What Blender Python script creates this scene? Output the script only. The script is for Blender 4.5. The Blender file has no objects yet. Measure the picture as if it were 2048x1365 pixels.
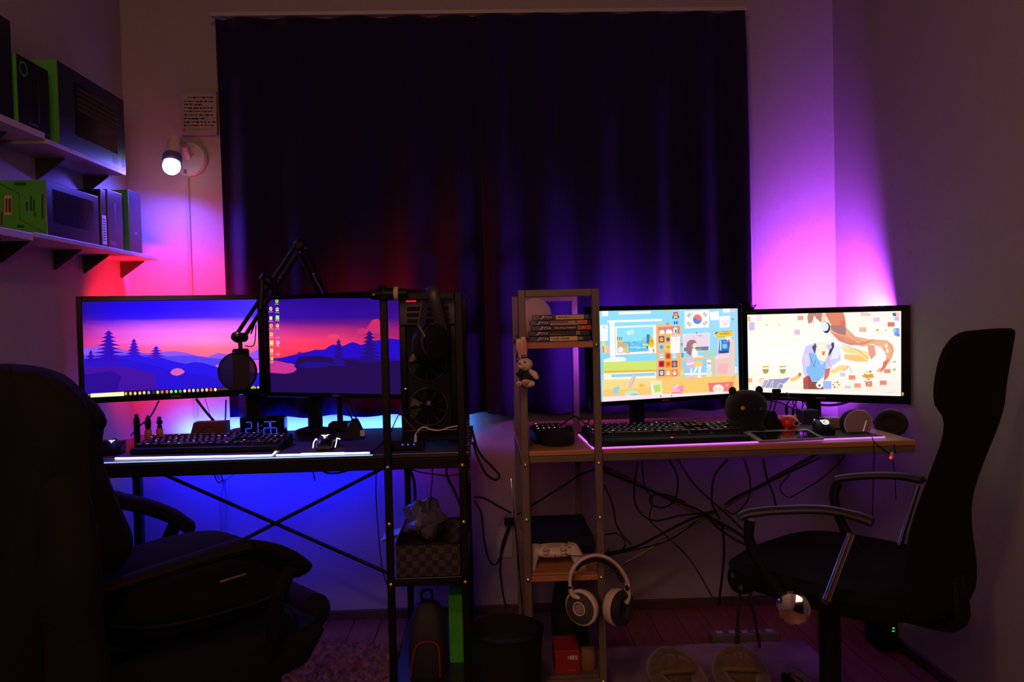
import bpy, math, random
from mathutils import Vector, Matrix
random.seed(7)
SC = bpy.context.scene
COL = SC.collection
# ------------------------------------------------------------------ camera
FPX = 1600.0
CAM = Vector((0, 0, 1.08))
RHO, TH, PI_ = .0235, math.atan(53.1/1600), math.atan(38.8/1600)
FW = Vector((math.sin(TH)*math.cos(PI_), math.cos(TH)*math.cos(PI_), -math.sin(PI_)))
R0 = Vector((math.cos(TH), -math.sin(TH), 0)); U0 = R0.cross(FW)
RT = R0*math.cos(RHO) - U0*math.sin(RHO); UP = U0*math.cos(RHO) + R0*math.sin(RHO)
cd = bpy.data.cameras.new('camera'); cam = bpy.data.objects.new('camera', cd); COL.objects.link(cam)
cd.sensor_width = 36; cd.lens = FPX/2048*36; cd.clip_start = .02
m = Matrix((RT, UP, -FW)).transposed().to_4x4(); m.translation = CAM
cam.matrix_world = m
SC.camera = cam
# ------------------------------------------------------------------ world, exposure
wd = bpy.data.worlds.new('world'); SC.world = wd; wd.use_nodes = True
wd.node_tree.nodes['Background'].inputs[0].default_value = (.0, .0, .0, 1)
SC.view_settings.view_transform = 'Standard'; SC.view_settings.look = 'None'
SC.view_settings.exposure = 0; SC.view_settings.gamma = 1
try: SC.view_settings.use_curve_mapping = False
except Exception: pass
# ------------------------------------------------------------------ lights
def area(name, loc, direction, sx, sy, power, color, spread=180):
    d = bpy.data.lights.new(name, 'AREA'); d.shape = 'RECTANGLE'; d.size = sx; d.size_y = sy
    d.energy = power; d.color = color; d.spread = math.radians(spread)
    o = bpy.data.objects.new(name, d); COL.objects.link(o); o.location = loc
    o.rotation_euler = Vector(direction).to_track_quat('-Z', 'Y').to_euler()
    return o
RED = (1, .010, .022); BLUE = (.002, .006, 1); PUR = (.42, .055, 1); WARM = (1, .45, .31)
area('hall_light', (-.3, -.36, 1.55), (.12, 1, -.05), .6, .8, 9.5, WARM)
nl = bpy.data.lights.new('night_light', 'POINT'); nl.energy = 22; nl.color = WARM; nl.shadow_soft_size = .09
no = bpy.data.objects.new('night_light', nl); COL.objects.link(no); no.location = (-.15, .25, 2.12)
area('cyan_led_desk', (-.62, 2.955, .695), (0, 1, .1), 1.05, .012, 5, (.085, .26, 1), 150)
area('blue_led_under', (-.80, 2.797, .690), (0, 1, -.45), .70, .012, 9, BLUE, 125)
bd = bpy.data.lights.new('bulb_glow', 'SPOT'); bd.energy = 42; bd.color = (.11, .07, 1); bd.spot_size = math.radians(178); bd.spot_blend = .9; bd.shadow_soft_size = .03
bo = bpy.data.objects.new('bulb_glow', bd); COL.objects.link(bo)

# ------------------------------------------------------------------ helpers
def ray(px, py): return FW + RT*((px-1024)/FPX) - UP*((py-682.5)/FPX)
def at(px, py, Y): d = ray(px, py); return CAM + d*(Y/d.y)
def atx(px, py, X): d = ray(px, py); return CAM + d*(X/d.x)
def on(px, py, Z): d = ray(px, py); return CAM + d*((Z-CAM.z)/d.z)
def atp(px, py, o, n): d = ray(px, py); return CAM + d*((o-CAM).dot(n)/d.dot(n))
def lin(c): c = c/255.; return c/12.92 if c <= .04045 else ((c+.055)/1.055)**2.4
def S(r, g, b): return (lin(r), lin(g), lin(b))
def T(x=0, y=0, z=0): return Matrix.Translation((x, y, z))
def RZ(a): return Matrix.Rotation(math.radians(a), 4, 'Z')
def RX(a): return Matrix.Rotation(math.radians(a), 4, 'X')
def RY(a): return Matrix.Rotation(math.radians(a), 4, 'Y')
def frame(o, u, v):
    u = Vector(u).normalized(); v = Vector(v); n = u.cross(v).normalized(); v = n.cross(u)
    mm = Matrix((u, v, n)).transposed().to_4x4(); mm.translation = Vector(o); return mm

MATS = {}
def mat(name, col=(.5, .5, .5), rough=.5, metal=0, emit=None, es=1.0, bump=0, bs=200, var=.12, vs=12, spec=.5, kind=None, col2=None, sc=(1, 1, 1), sheen=0, alpha=1):
    if name in MATS: return MATS[name]
    mt = bpy.data.materials.new(name); mt.use_nodes = True; nt = mt.node_tree; b = nt.nodes['Principled BSDF']
    N, L = nt.nodes.new, nt.links.new
    b.inputs['Roughness'].default_value = rough; b.inputs['Metallic'].default_value = metal
    b.inputs['Specular IOR Level'].default_value = spec
    if sheen: b.inputs['Sheen Weight'].default_value = sheen
    if alpha < 1: b.inputs['Alpha'].default_value = alpha
    tc = N('ShaderNodeTexCoord'); mp = N('ShaderNodeMapping'); L(tc.outputs['Object'], mp.inputs[0]); mp.inputs['Scale'].default_value = sc
    if kind == 'check':
        tx = N('ShaderNodeTexChecker'); tx.inputs['Scale'].default_value = vs; L(mp.outputs[0], tx.inputs[0])
        tx.inputs[1].default_value = (*col, 1); tx.inputs[2].default_value = (*col2, 1); L(tx.outputs[0], b.inputs['Base Color'])
    else:
        nz = N('ShaderNodeTexNoise'); nz.inputs['Scale'].default_value = vs; nz.inputs['Detail'].default_value = 4; L(mp.outputs[0], nz.inputs[0])
        rp = N('ShaderNodeValToRGB'); L(nz.outputs[0], rp.inputs[0])
        c2 = col2 or tuple(min(1, c*(1+var)) for c in col); c1 = col if col2 else tuple(c*(1-var) for c in col)
        rp.color_ramp.elements[0].color = (*c1, 1); rp.color_ramp.elements[1].color = (*c2, 1)
        rp.color_ramp.elements[0].position = .35; rp.color_ramp.elements[1].position = .65
        L(rp.outputs[0], b.inputs['Base Color'])
    if bump:
        n2 = N('ShaderNodeTexNoise'); n2.inputs['Scale'].default_value = bs; L(mp.outputs[0], n2.inputs[0])
        bp = N('ShaderNodeBump'); bp.inputs['Strength'].default_value = bump; bp.inputs['Distance'].default_value = .002
        L(n2.outputs[0], bp.inputs['Height']); L(bp.outputs[0], b.inputs['Normal'])
    if emit:
        b.inputs['Emission Color'].default_value = (*emit, 1); b.inputs['Emission Strength'].default_value = es
    MATS[name] = mt; return mt
pm = bpy.data.materials.new('screen_light'); pm.use_nodes = True; nt = pm.node_tree; b = nt.nodes['Principled BSDF']
va = nt.nodes.new('ShaderNodeVertexColor'); va.layer_name = 'Col'
nt.links.new(va.outputs[0], b.inputs['Emission Color']); b.inputs['Emission Strength'].default_value = 1
b.inputs['Base Color'].default_value = (.005, .005, .005, 1); b.inputs['Roughness'].default_value = .4; b.inputs['Specular IOR Level'].default_value = .1
pp = bpy.data.materials.new('printed_ink'); pp.use_nodes = True; nt = pp.node_tree; b = nt.nodes['Principled BSDF']
va = nt.nodes.new('ShaderNodeVertexColor'); va.layer_name = 'Col'; nt.links.new(va.outputs[0], b.inputs['Base Color']); b.inputs['Roughness'].default_value = .5

class MB:
    def __init__(s): s.v = []; s.f = []
    def add(s, vs, fs, M=None):
        k = len(s.v)
        for p in vs:
            p = Vector(p); s.v.append(M @ p if M else p)
        for f in fs: s.f.append([i+k for i in f])
        return s
    def box(s, x0, x1, y0, y1, z0, z1, M=None):
        return s.add([(x0,y0,z0),(x1,y0,z0),(x1,y1,z0),(x0,y1,z0),(x0,y0,z1),(x1,y0,z1),(x1,y1,z1),(x0,y1,z1)],
                     [(3,2,1,0),(4,5,6,7),(0,1,5,4),(1,2,6,5),(2,3,7,6),(3,0,4,7)], M)
    def prism(s, poly, z0, z1, M=None):
        n = len(poly)
        return s.add([(x,y,z0) for x,y in poly]+[(x,y,z1) for x,y in poly],
                     [tuple(range(n))[::-1], tuple(range(n,2*n))]+[(i,(i+1)%n,n+(i+1)%n,n+i) for i in range(n)], M)
    def loft(s, rings, cap=True, M=None, closed=True):
        n = len(rings[0]); vs = [p for r in rings for p in r]; fs = []
        for a in range(len(rings)-1):
            for i in range(n if closed else n-1):
                j = (i+1) % n; fs.append((a*n+i, a*n+j, (a+1)*n+j, (a+1)*n+i))
        if cap and closed: fs.append(tuple(range(n))[::-1]); fs.append(tuple(range((len(rings)-1)*n, len(rings)*n)))
        return s.add(vs, fs, M)
    def tube(s, pts, r, n=8, flat=1., M=None, up=(0,0,1)):
        pts = [Vector(p) for p in pts]; R_ = r if isinstance(r, (list, tuple)) else [r]*len(pts); rings = []; prev = None
        for i, p in enumerate(pts):
            t = (pts[min(i+1, len(pts)-1)]-pts[max(i-1, 0)]).normalized()
            a = Vector(up) if prev is None else prev
            a = a - t*a.dot(t)
            if a.length < 1e-4: a = Vector((1,0,0)) - t*t.x
            if a.length < 1e-4: a = Vector((0,1,0)) - t*t.y
            a.normalize(); prev = a; c = t.cross(a)
            rings.append([p + (c*math.cos(2*math.pi*k/n) + a*math.sin(2*math.pi*k/n)*flat)*R_[i] for k in range(n)])
        return s.loft(rings, True, M)
    def lathe(s, prof, n=24, M=None, cap=True):
        return s.loft([[(r*math.cos(2*math.pi*k/n), r*math.sin(2*math.pi*k/n), z) for k in range(n)] for r, z in prof], cap, M)
    def ell(s, c, r, n=20, k=12, M=None, e=1.0):
        rings = []
        for i in range(k+1):
            a = -math.pi/2 + math.pi*i/k; ca = max(math.cos(a), .02)
            q = lambda x: math.copysign(abs(x)**e, x)
            rings.append([(c[0]+r[0]*q(ca)*q(math.cos(2*math.pi*j/n)), c[1]+r[1]*q(ca)*q(math.sin(2*math.pi*j/n)), c[2]+r[2]*q(math.sin(a))) for j in range(n)])
        return s.loft(rings, True, M)
    def torus(s, R, r, n=32, k=8, M=None, a0=0, a1=360, sx=1, sy=1, flat=1):
        full = abs(a1-a0) >= 360; N_ = n if full else n+1; rings = []
        for i in range(N_):
            a = math.radians(a0+(a1-a0)*i/n)
            rings.append([((R+r*math.cos(2*math.pi*j/k))*math.cos(a)*sx, (R+r*math.cos(2*math.pi*j/k))*math.sin(a)*sy, r*flat*math.sin(2*math.pi*j/k)) for j in range(k)])
        if full: rings.append(rings[0])
        return s.loft(rings, not full, M)
    def build(s, name, mt, parent=None, smooth=True, bevel=0, sub=0, ang=35, seg=2):
        me = bpy.data.meshes.new(name); me.from_pydata([tuple(p) for p in s.v], [], s.f); me.materials.append(mt)
        import bmesh
        bm = bmesh.new(); bm.from_mesh(me); bmesh.ops.recalc_face_normals(bm, faces=bm.faces); bm.to_mesh(me); bm.free()
        o = bpy.data.objects.new(name, me); COL.objects.link(o)
        if smooth: me.shade_smooth(); me.set_sharp_from_angle(angle=math.radians(ang))
        if bevel:
            md = o.modifiers.new('bevel', 'BEVEL'); md.width = bevel; md.segments = seg; md.limit_method = 'ANGLE'
        if sub:
            md = o.modifiers.new('sub', 'SUBSURF'); md.levels = sub; md.render_levels = sub
        par(o, parent); return o
WORLD = {}
def par(o, parent):
    if parent is None: return
    o.parent = parent
    p = parent; loc = Vector((0,0,0))
    while p: loc += p.location; loc += p.matrix_parent_inverse.translation; p = p.parent
    o.matrix_parent_inverse = Matrix.Translation(-loc)
def tag(o, label, cat, group=None, kind=None):
    o['label'] = label; o['category'] = cat
    if group: o['group'] = group
    if kind: o['kind'] = kind
    return o
def thing(name, label, cat, loc=(0,0,0), group=None):
    o = bpy.data.objects.new(name, None); COL.objects.link(o); o.location = loc; o.empty_display_size = .05
    return tag(o, label, cat, group)
def struct(o): o['kind'] = 'structure'; return o
def cr(pts, k=6):
    pts = [Vector(p) for p in pts]; out = []
    for i in range(len(pts)-1):
        p0, p1, p2, p3 = pts[max(i-1,0)], pts[i], pts[i+1], pts[min(i+2,len(pts)-1)]
        for j in range(k):
            t = j/k
            out.append(.5*((2*p1)+(p2-p0)*t+(2*p0-5*p1+4*p2-p3)*t*t+(3*p1-p0-3*p2+p3)*t**3))
    return out+[pts[-1]]
def pxcable(name, pts, Y, r, mt, label, cat='cable', group=None, parent=None):
    P_ = [at(p[0], p[1], p[2] if len(p) > 2 else Y) for p in pts]
    o = MB().tube(cr(P_, 6), r, 6).build(name, mt, parent)
    if parent is None: tag(o, label, cat, group)
    return o
def text(name, body, size, mt, M, parent, depth=.0004, ax='CENTER', sx=1):
    c = bpy.data.curves.new(name, 'FONT'); c.body = body; c.size = size; c.extrude = depth/2; c.align_x = ax; c.align_y = 'CENTER'; c.resolution_u = 2
    o = bpy.data.objects.new(name, c); COL.objects.link(o); dg = bpy.context.evaluated_depsgraph_get()
    me = bpy.data.meshes.new_from_object(o.evaluated_get(dg)); bpy.data.objects.remove(o); bpy.data.curves.remove(c)
    me.transform(M @ Matrix.Diagonal((sx, 1, 1, 1))); me.materials.clear(); me.materials.append(mt)
    o = bpy.data.objects.new(name, me); COL.objects.link(o); par(o, parent); return o

class Pic:
    """a flat picture: coloured polygons in one plane, one thin layer over another"""
    def __init__(s, o, n, quad=None, ofs=(0,0), sc=1., step=.000015):
        s.o, s.n = Vector(o), Vector(n).normalized(); s.quad = quad; s.ofs, s.sc = ofs, sc; s.k = 0; s.step = step; s.v = []; s.f = []; s.c = []
    def P(s, p): return (s.ofs[0]+p[0]/s.sc, s.ofs[1]+p[1]/s.sc)
    def clip(s, pts):
        q = s.quad; out = pts
        for i in range(4):
            a, b_ = q[i], q[(i+1) % 4]; src = out; out = []
            side = lambda p: (b_[0]-a[0])*(p[1]-a[1])-(b_[1]-a[1])*(p[0]-a[0])
            for j in range(len(src)):
                p, r = src[j-1], src[j]; dp, dr = side(p), side(r)
                if (dp >= 0) != (dr >= 0):
                    t = dp/(dp-dr); out.append(tuple(p[k]+(r[k]-p[k])*t for k in range(5)))
                if dr >= 0: out.append(r)
            if not out: return []
        return out
    def poly(s, pts, col, new=True, raw=False):
        if new: s.k += 1
        q = pts if raw else [s.P(p) for p in pts]
        cols = [S(*c) for c in col] if isinstance(col[0], (tuple, list)) else [S(*col)]*len(q)
        q = [(*p, *c) for p, c in zip(q, cols)]
        if s.quad: q = s.clip(q)
        if len(q) < 3: return
        k = len(s.v); d = s.n*(s.step*s.k)
        for p in q: s.v.append(atp(p[0], p[1], s.o, s.n)+d)
        s.f.append(list(range(k, k+len(q))))
        s.c.append([p[2:] for p in q])
    def rect(s, x0, y0, x1, y1, col, sk=0, new=True): s.poly([(x0,y0),(x1,y0+sk),(x1,y1+sk),(x0,y1)], col, new)
    def disc(s, x, y, rx, ry, col, n=18, new=True): s.poly([(x+rx*math.cos(6.2832*i/n), y+ry*math.sin(6.2832*i/n)) for i in range(n)], col, new)
    def line(s, pts, w, col, new=True):
        if new: s.k += 1
        for a, b_ in zip(pts, pts[1:]):
            dx, dy = b_[0]-a[0], b_[1]-a[1]; L = math.hypot(dx, dy) or 1; nx, ny = -dy/L*w/2, dx/L*w/2
            s.poly([(a[0]+nx,a[1]+ny),(b_[0]+nx,b_[1]+ny),(b_[0]-nx,b_[1]-ny),(a[0]-nx,a[1]-ny)], col, False)
    def grid(s, xs, rows):
        """rows: (ys per column, colours per column)"""
        s.k += 1
        for (ya, ca), (yb, cb) in zip(rows, rows[1:]):
            for i in range(len(xs)-1):
                s.poly([(xs[i],ya[i]),(xs[i+1],ya[i+1]),(xs[i+1],yb[i+1]),(xs[i],yb[i])], [ca[i],ca[i+1],cb[i+1],cb[i]], False)
    def build(s, name, mt, parent):
        me = bpy.data.meshes.new(name); me.from_pydata([tuple(p) for p in s.v], [], s.f); me.materials.append(mt)
        at_ = me.color_attributes.new('Col', 'FLOAT_COLOR', 'CORNER'); i = 0
        for f in s.c:
            for c in f: at_.data[i].color = (*c, 1); i += 1
        o = bpy.data.objects.new(name, me); COL.objects.link(o); par(o, parent); return o

# ------------------------------------------------------------------ materials
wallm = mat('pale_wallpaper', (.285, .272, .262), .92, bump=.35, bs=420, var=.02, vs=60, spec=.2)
ceilm = mat('ceiling_white', (.30, .285, .275), .95)
plankm = mat('brown_wood_floor', (.13, .045, .013), .5, bump=.1, bs=60, col2=(.19, .07, .022), vs=6, sc=(8, .6, 1))
basem = mat('dark_wood_trim', (.055, .03, .018), .5)
blackp = mat('black_plastic', (.0055, .0055, .0055), .55, spec=.14, bump=.05)
blackm = mat('matte_black', (.008, .0078, .007), .85, spec=.25)
blackg = mat('glossy_black', (.005, .005, .006), .22, spec=.18)
blackmet = mat('black_painted_steel', (.0055, .0053, .005), .5, spec=.18)
greysteel = mat('grey_brown_painted_steel', (.125, .10, .062), .5, bump=.05)
woodm = mat('orange_wood_board', (.36, .15, .045), .42, col2=(.46, .21, .07), vs=5, sc=(1, 10, 4), bump=.05, bs=50)
blackwood = mat('black_wood_board', (.012, .0115, .0115), .4, col2=(.02, .019, .019), vs=6, sc=(1, 12, 4), bump=.15, bs=60)
chrome = mat('chrome', (.8, .78, .76), .08, 1, var=.01)
steel = mat('bright_steel', (.6, .56, .5), .3, 1)
navy = mat('navy_curtain_cloth', (.010, .004, .042), .85, bump=.4, bs=500, var=.15, vs=40, spec=.15, sheen=.05, sc=(6, 6, .3))
whitep = mat('white_plastic', (.36, .345, .32), .45, var=.03)
greenc = mat('green_card', (.045, .30, .02), .6, var=.08)
cardblack = mat('black_gloss_card', (.012, .012, .018), .25, var=.1)
cableM = mat('black_rubber', (.006, .006, .006), .7, spec=.25)
whitecable = mat('white_rubber', (.65, .6, .5), .5)
greyp = mat('grey_plastic', (.30, .27, .23), .45)
def glow(name, c, s=1.0): return mat(name, tuple(min(.8, x*.5) for x in c), .5, emit=c, es=s)
# ------------------------------------------------------------------ room
XL, XR, YB, YF, ZF, ZC = -1.315, 1.345, 3.02, -.4, -.03, 2.55
fl = struct(MB().box(XL-.1, XR+.1, YF-.1, YB+.1, ZF-.08, ZF-.012).build('floor', plankm, None, False))
pk = MB().box(0, .098, YF, YB, ZF-.012, ZF).build('plank', plankm, fl, False, bevel=.001, seg=1); pk.location.x = XL
k = 1
while XL+k*.1 < XR:
    q = pk.copy(); COL.objects.link(q); q.parent = fl; q.matrix_parent_inverse = fl.matrix_world.inverted(); q.location.x = XL+k*.1; k += 1
struct(MB().box(XL-.1, XR+.1, YF-.1, YB+.1, ZC, ZC+.1).build('ceiling', ceilm, None, False))
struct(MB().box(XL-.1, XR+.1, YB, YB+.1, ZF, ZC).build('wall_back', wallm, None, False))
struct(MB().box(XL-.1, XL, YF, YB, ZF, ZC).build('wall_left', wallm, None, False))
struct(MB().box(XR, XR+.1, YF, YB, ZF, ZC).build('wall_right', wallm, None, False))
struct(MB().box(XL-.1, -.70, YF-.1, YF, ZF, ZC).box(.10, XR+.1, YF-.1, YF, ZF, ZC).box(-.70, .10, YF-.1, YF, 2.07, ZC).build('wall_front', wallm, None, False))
struct(MB().box(-.75, -.70, YF-.1, YF+.015, ZF, 2.12).box(.10, .15, YF-.1, YF+.015, ZF, 2.12).box(-.70, .10, YF-.1, YF+.015, 2.07, 2.12).build('door_1', basem, None, False, bevel=.003))
struct(MB().box(XL, XR, YB-.012, YB, ZF, ZF+.035).build('baseboard_back', basem, None, False, bevel=.002))
struct(MB().box(XL, XL+.012, YF, YB-.012, ZF, ZF+.035).build('baseboard_left', basem, None, False, bevel=.002))
struct(MB().box(XR-.012, XR, YF, YB-.012, ZF, ZF+.035).build('baseboard_right', basem, None, False, bevel=.002))
cl_ = thing('ceiling_lamp', 'dim warm ceiling lamp above the camera, outside the picture', 'lamp', (-.15, .25, ZC))
MB().lathe([(.02, .30), (.02, .02), (.06, .012), (.06, 0)], 20, T(-.15, .25, ZC-.301)).build('stem', mat('white_enamel', (.6, .57, .52), .5), cl_)
MB().lathe([(.03, .0), (.16, -.055), (.17, -.06), (.165, -.045), (.04, .012)], 36, T(-.15, .25, ZC-.29), False).build('lamp_shade', mat('white_enamel', (.6, .57, .52)), cl_)
# rugs
def rug(name, x0, x1, y0, y1, h, mt, label, nx, ny, amp):
    r = random.Random(3); vs = []; fs = []
    for j in range(ny+1):
        for i in range(nx+1):
            e = min(i, nx-i, j, ny-j)
            vs.append((x0+(x1-x0)*i/nx+r.uniform(-.004, .004), y0+(y1-y0)*j/ny+r.uniform(-.004, .004), ZF+(h*(.3 if e == 0 else 1)+r.uniform(-amp, amp))))
    for j in range(ny):
        for i in range(nx):
            a = j*(nx+1)+i; fs.append((a, a+1, a+nx+2, a+nx+1))
    b0 = len(vs); vs += [(x0,y0,ZF+.0005),(x1,y0,ZF+.0005),(x1,y1,ZF+.0005),(x0,y1,ZF+.0005)]; fs.append((b0+3,b0+2,b0+1,b0))
    o = MB().add(vs, fs).build(name, mt, None, True, ang=180); return tag(o, label, 'rug')
rug('shag_rug', -1.25, -.30, .9, 2.72, .028, mat('red_shag_pile', (.22, .10, .09), .95, bump=.6, bs=90, var=.5, vs=40), 'reddish shag rug under the left office chair', 130, 220, .012)
rug('flat_rug', .30, 1.06, 1.2, 2.66, .010, mat('mauve_rug_pile', (.24, .17, .19), .95, bump=.5, bs=160, var=.35, vs=5), 'pale mauve flat rug under the pair of slippers', 60, 100, .0015)
# curtains
def curtain(x0, x1, zb0, zb1, label, ph, seed):
    r = random.Random(seed); nx, nz = 150, 30; vs = []; fs = []
    offs = [r.uniform(-.5, .5) for _ in range(6)]
    for j in range(nz+1):
        t = j/nz
        for i in range(nx+1):
            u = i/nx; x = x0+(x1-x0)*u
            zb = zb0+(zb1-zb0)*u; z = 2.195+(zb-2.195)*t
            a = .012+.020*min(1, t*3)
            y = 2.935 + a*math.sin(u*34+ph+.8*math.sin(u*7+offs[0])+.5*t*offs[1]*2) + .010*t*math.sin(u*13+offs[2]*6+1.1*t)
            if t < .06: y += .006*abs(math.sin(u*34*1.0+ph))
            x += .010*t*math.sin(u*21+offs[3]*5)*(1 if .02 < u < .98 else .3)
            vs.append((x, y, z + (.0012*math.sin(u*34+ph) if j == nz else 0)))
    for j in range(nz):
        for i in range(nx):
            a = j*(nx+1)+i; fs.append((a, a+1, a+nx+2, a+nx+1))
    o = MB().add(vs, fs).build('curtain', navy, None, True, ang=180)
    md = o.modifiers.new('cloth', 'SOLIDIFY'); md.thickness = .002
    return tag(o, label, 'curtain', 'navy curtains')
curtain(-.945, .045, .752, .745, 'navy blackout curtain panel behind the left pair of monitors', .4, 5)
curtain(.0, .975, .742, .738, 'navy blackout curtain panel behind the right pair of monitors', 2.2, 9).location.y = -.012
cl = thing('curtain_rail', 'thin white curtain rail along the top of the navy curtains', 'rail', (0, 3.0, 2.2))
MB().box(-.955, .985, 2.92, 2.95, 2.198, 2.212).build('rail_track', whitep, cl, False, bevel=.002)
for x in (-.9, 0, .93): MB().box(x-.012, x+.012, 2.94, YB-.001, 2.200, 2.210).build('bracket', whitep, cl, False, bevel=.001)
P_ = [at(1489, 60, 2.99), at(1489, 250, 2.99), at(1498, 380, 2.99), at(1505, 520, 2.99), at(1507, 640, 2.99)]
pc = thing('pull_cord', 'thin pale blind cord hanging beside the right edge of the curtains', 'cord', P_[0])
MB().tube(cr(P_, 6), .0015, 6).build('cord', whitecable, pc); e = P_[-1]
MB().lathe([(.002, .02), (.006, 0), (.007, -.03), (.003, -.036)], 12, T(*e)).build('tassel', whitep, pc)
# notice board on back wall
a, b = at(361, 183, 3.0), at(435, 270, 3.0)
nb = thing('notice_frame', 'small white framed notice on the wall above the bulb lamp', 'notice', (a.x, 3.02, b.z))
MB().box(a.x, b.x, 2.996, 3.0195, b.z, a.z).build('backing', mat('grey_white_frame', (.26, .24, .22), .6), nb, False, bevel=.003)
ink = Pic((a.x, 2.9957, a.z), (0, -1, 0), step=.0001)
ink.rect(364, 188, 433, 265, (146, 138, 132))
r = random.Random(4)
for i, y in enumerate([194, 202, 208, 215, 222, 229, 236, 243, 250]):
    x = 368 if i else 376
    while x < (426 if i not in (2, 6) else 405):
        w = r.uniform(2, 7); ink.rect(x, y, x+w, y+r.uniform(1.5, 3), (70, 60, 68), new=False); x += w+r.uniform(1, 3)
ink.disc(368.5, 260, 3.6, 4, (190, 60, 30)); ink.rect(375, 258, 425, 259.5, (110, 90, 100))
ink.build('printed_sheet', pp, nb)
# wall lamp
lc = at(376, 316, 3.0); bulb = at(343, 333, 2.885); neck = at(349, 278, 2.93)
lm = thing('wall_lamp', 'white wall lamp with one glowing blue-white bulb', 'lamp', (lc.x, 3.02, lc.z))
MB().lathe([(.066, 0), (.066, .008), (.058, .016), (.0, .017)], 40, T(lc.x, 3.0195, lc.z) @ RX(90)).build('wall_plate', whitep, lm)
dn = (bulb-neck).normalized(); Q = dn.to_track_quat('Z', 'Y').to_matrix().to_4x4()
Mn = T(*neck) @ Q; L_ = (bulb-neck).length
MB().lathe([(.012, -.004), (.020, 0), (.026, L_*.45), (.031, L_*.62)], 24, Mn).build('socket', mat('cream_plastic', (.62, .5, .42), .5), lm)
MB().lathe([(.031, L_*.60), (.0335, L_*.66), (.0335, L_*.80), (.029, L_*.86)], 28, Mn).build('collar', mat('blue_grey_collar', (.12, .10, .3), .4), lm)
MB().ell((0, 0, L_), (.030, .030, .030), 24, 14, Mn).build('bulb', glow('bulb_light', (.72, .78, 1), 8), lm)
MB().tube([neck+dn*.03, (neck.x+.02, 2.97, neck.z-.015), (lc.x, 3.005, lc.z)], .012, 10).build('arm', whitep, lm)
s_ = at(385, 312, 3.0); MB().lathe([(.006, 0), (.005, .004), (0, .005)], 12, T(s_.x, 3.003, s_.z) @ RX(90)).build('screw', steel, lm)
bo.location = bulb + dn*.034; bo.rotation_euler = (dn+Vector((-.25, .15, -.1))).to_track_quat('-Z', 'Y').to_euler()
a, b = at(372, 346, 3.01), at(388, 800, 3.01)
cc = thing('cable_cover', 'white cable cover strip running down the wall below the bulb lamp', 'cable cover', (a.x, 3.02, .9))
MB().tube([(a.x, 3.013, a.z), (a.x+.002, 3.013, 1.05), (a.x+.004, 3.013, .75)], .009, 4, .8).build('cover', whitep, cc, False)
MB().box(a.x-.006, a.x+.006, 3.003, 3.0195, a.z-.004, a.z+.012).build('end_clip', mat('dark_clip', (.1, .08, .1), .5), cc, False)
# ------------------------------------------------------------------ shelves on the left wall
shelfm = mat('white_shelf_board', (.36, .31, .27), .5, bump=.05)
bracketm = mat('black_iron_bracket', (.02, .018, .016), .6)
def shelf(y0, y1, z, th, xf, ys, label, hh):
    t = thing('wall_shelf', label, 'shelf', (XL, (y0+y1)/2, z), 'shelves on the left wall')
    MB().box(XL+.0005, xf, y0, y1, z-th, z).build('board', shelfm, t, False, bevel=.002)
    for y in ys:
        MB().add([(XL+.0005, y-.002, z-th), (XL+.0005, y-.002, z-th-hh), (XL+.006, y-.002, z-th-hh), (XL+.085, y-.002, z-th-.004), (XL+.085, y-.002, z-th),
                  (XL+.0005, y+.002, z-th), (XL+.0005, y+.002, z-th-hh), (XL+.006, y+.002, z-th-hh), (XL+.085, y+.002, z-th-.004), (XL+.085, y+.002, z-th)],
                 [(0,1,2,3,4), (9,8,7,6,5), (0,5,6,1), (1,6,7,2), (2,7,8,3), (3,8,9,4), (4,9,5,0)]).build('bracket', bracketm, t, False)
shelf(1.62, 2.225, 1.622, .018, -1.180, (1.75, 2.13), 'upper wall shelf nearest the camera under the small boxes', .075)
shelf(2.232, 2.712, 1.609, .014, -1.180, (2.42, 2.70), 'upper wall shelf under the big keyboard box', .062)
shelf(1.60, 2.150, 1.342, .020, -1.180, (1.70, 2.09), 'lower wall shelf nearest the camera with its light front corner', .068)
shelf(2.157, 2.952, 1.346, .014, -1.180, (2.225, 2.50, 2.68, 2.95), 'lower wall shelf holding four boxes', .060)
def wbox(name, y0, y1, z0, z1, label, xb=XL+.002, xf=-1.19, endm=None, edge=True, cat='box'):
    t = thing(name, label, cat, ((xb+xf)/2, (y0+y1)/2, z0), 'packaging boxes on the wall shelves')
    MB().box(xb, xf, y0+.002, y1-.001, z0, z1).build('sleeve', mat('dark_blue_gloss_card', (.012, .012, .042), .42) if name == 'keyboard_box' else cardblack, t, False, bevel=.0015)
    if endm: MB().box(xb, xf-.0015, y0, y0+.0019, z0+.0005, z1-.0008).build('end_panel', endm, t, False)
    return t
def facepic(name, t, y0, y1, z0, z1, items, x=-1.19):
    """print on the room-facing side: items in (y, z) fractions"""
    me = []; p = Pic((x, y0, z0), (1, 0, 0)); cs = []
    for k, (pts, col) in enumerate(items):
        k0 = len(p.v)
        for u, v in pts: p.v.append(Vector((x+.0004+.00002*k, y0+(y1-y0)*u, z0+(z1-z0)*v)))
        p.f.append(list(range(k0, k0+len(pts)))); p.c.append([S(*col)]*len(pts))
    p.build(name, pp, t)
def ringp(u, v, ru, rv, n=14, w=.75):
    return [[(u+ru*math.cos(a*6.2832/n), v+rv*math.sin(a*6.2832/n)), (u+ru*math.cos((a+1)*6.2832/n), v+rv*math.sin((a+1)*6.2832/n)),
             (u+ru*w*math.cos((a+1)*6.2832/n), v+rv*w*math.sin((a+1)*6.2832/n)), (u+ru*w*math.cos(a*6.2832/n), v+rv*w*math.sin(a*6.2832/n))] for a in range(n)]
R4 = lambda a, b, c, d: [(a, b), (c, b), (c, d), (a, d)]
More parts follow.
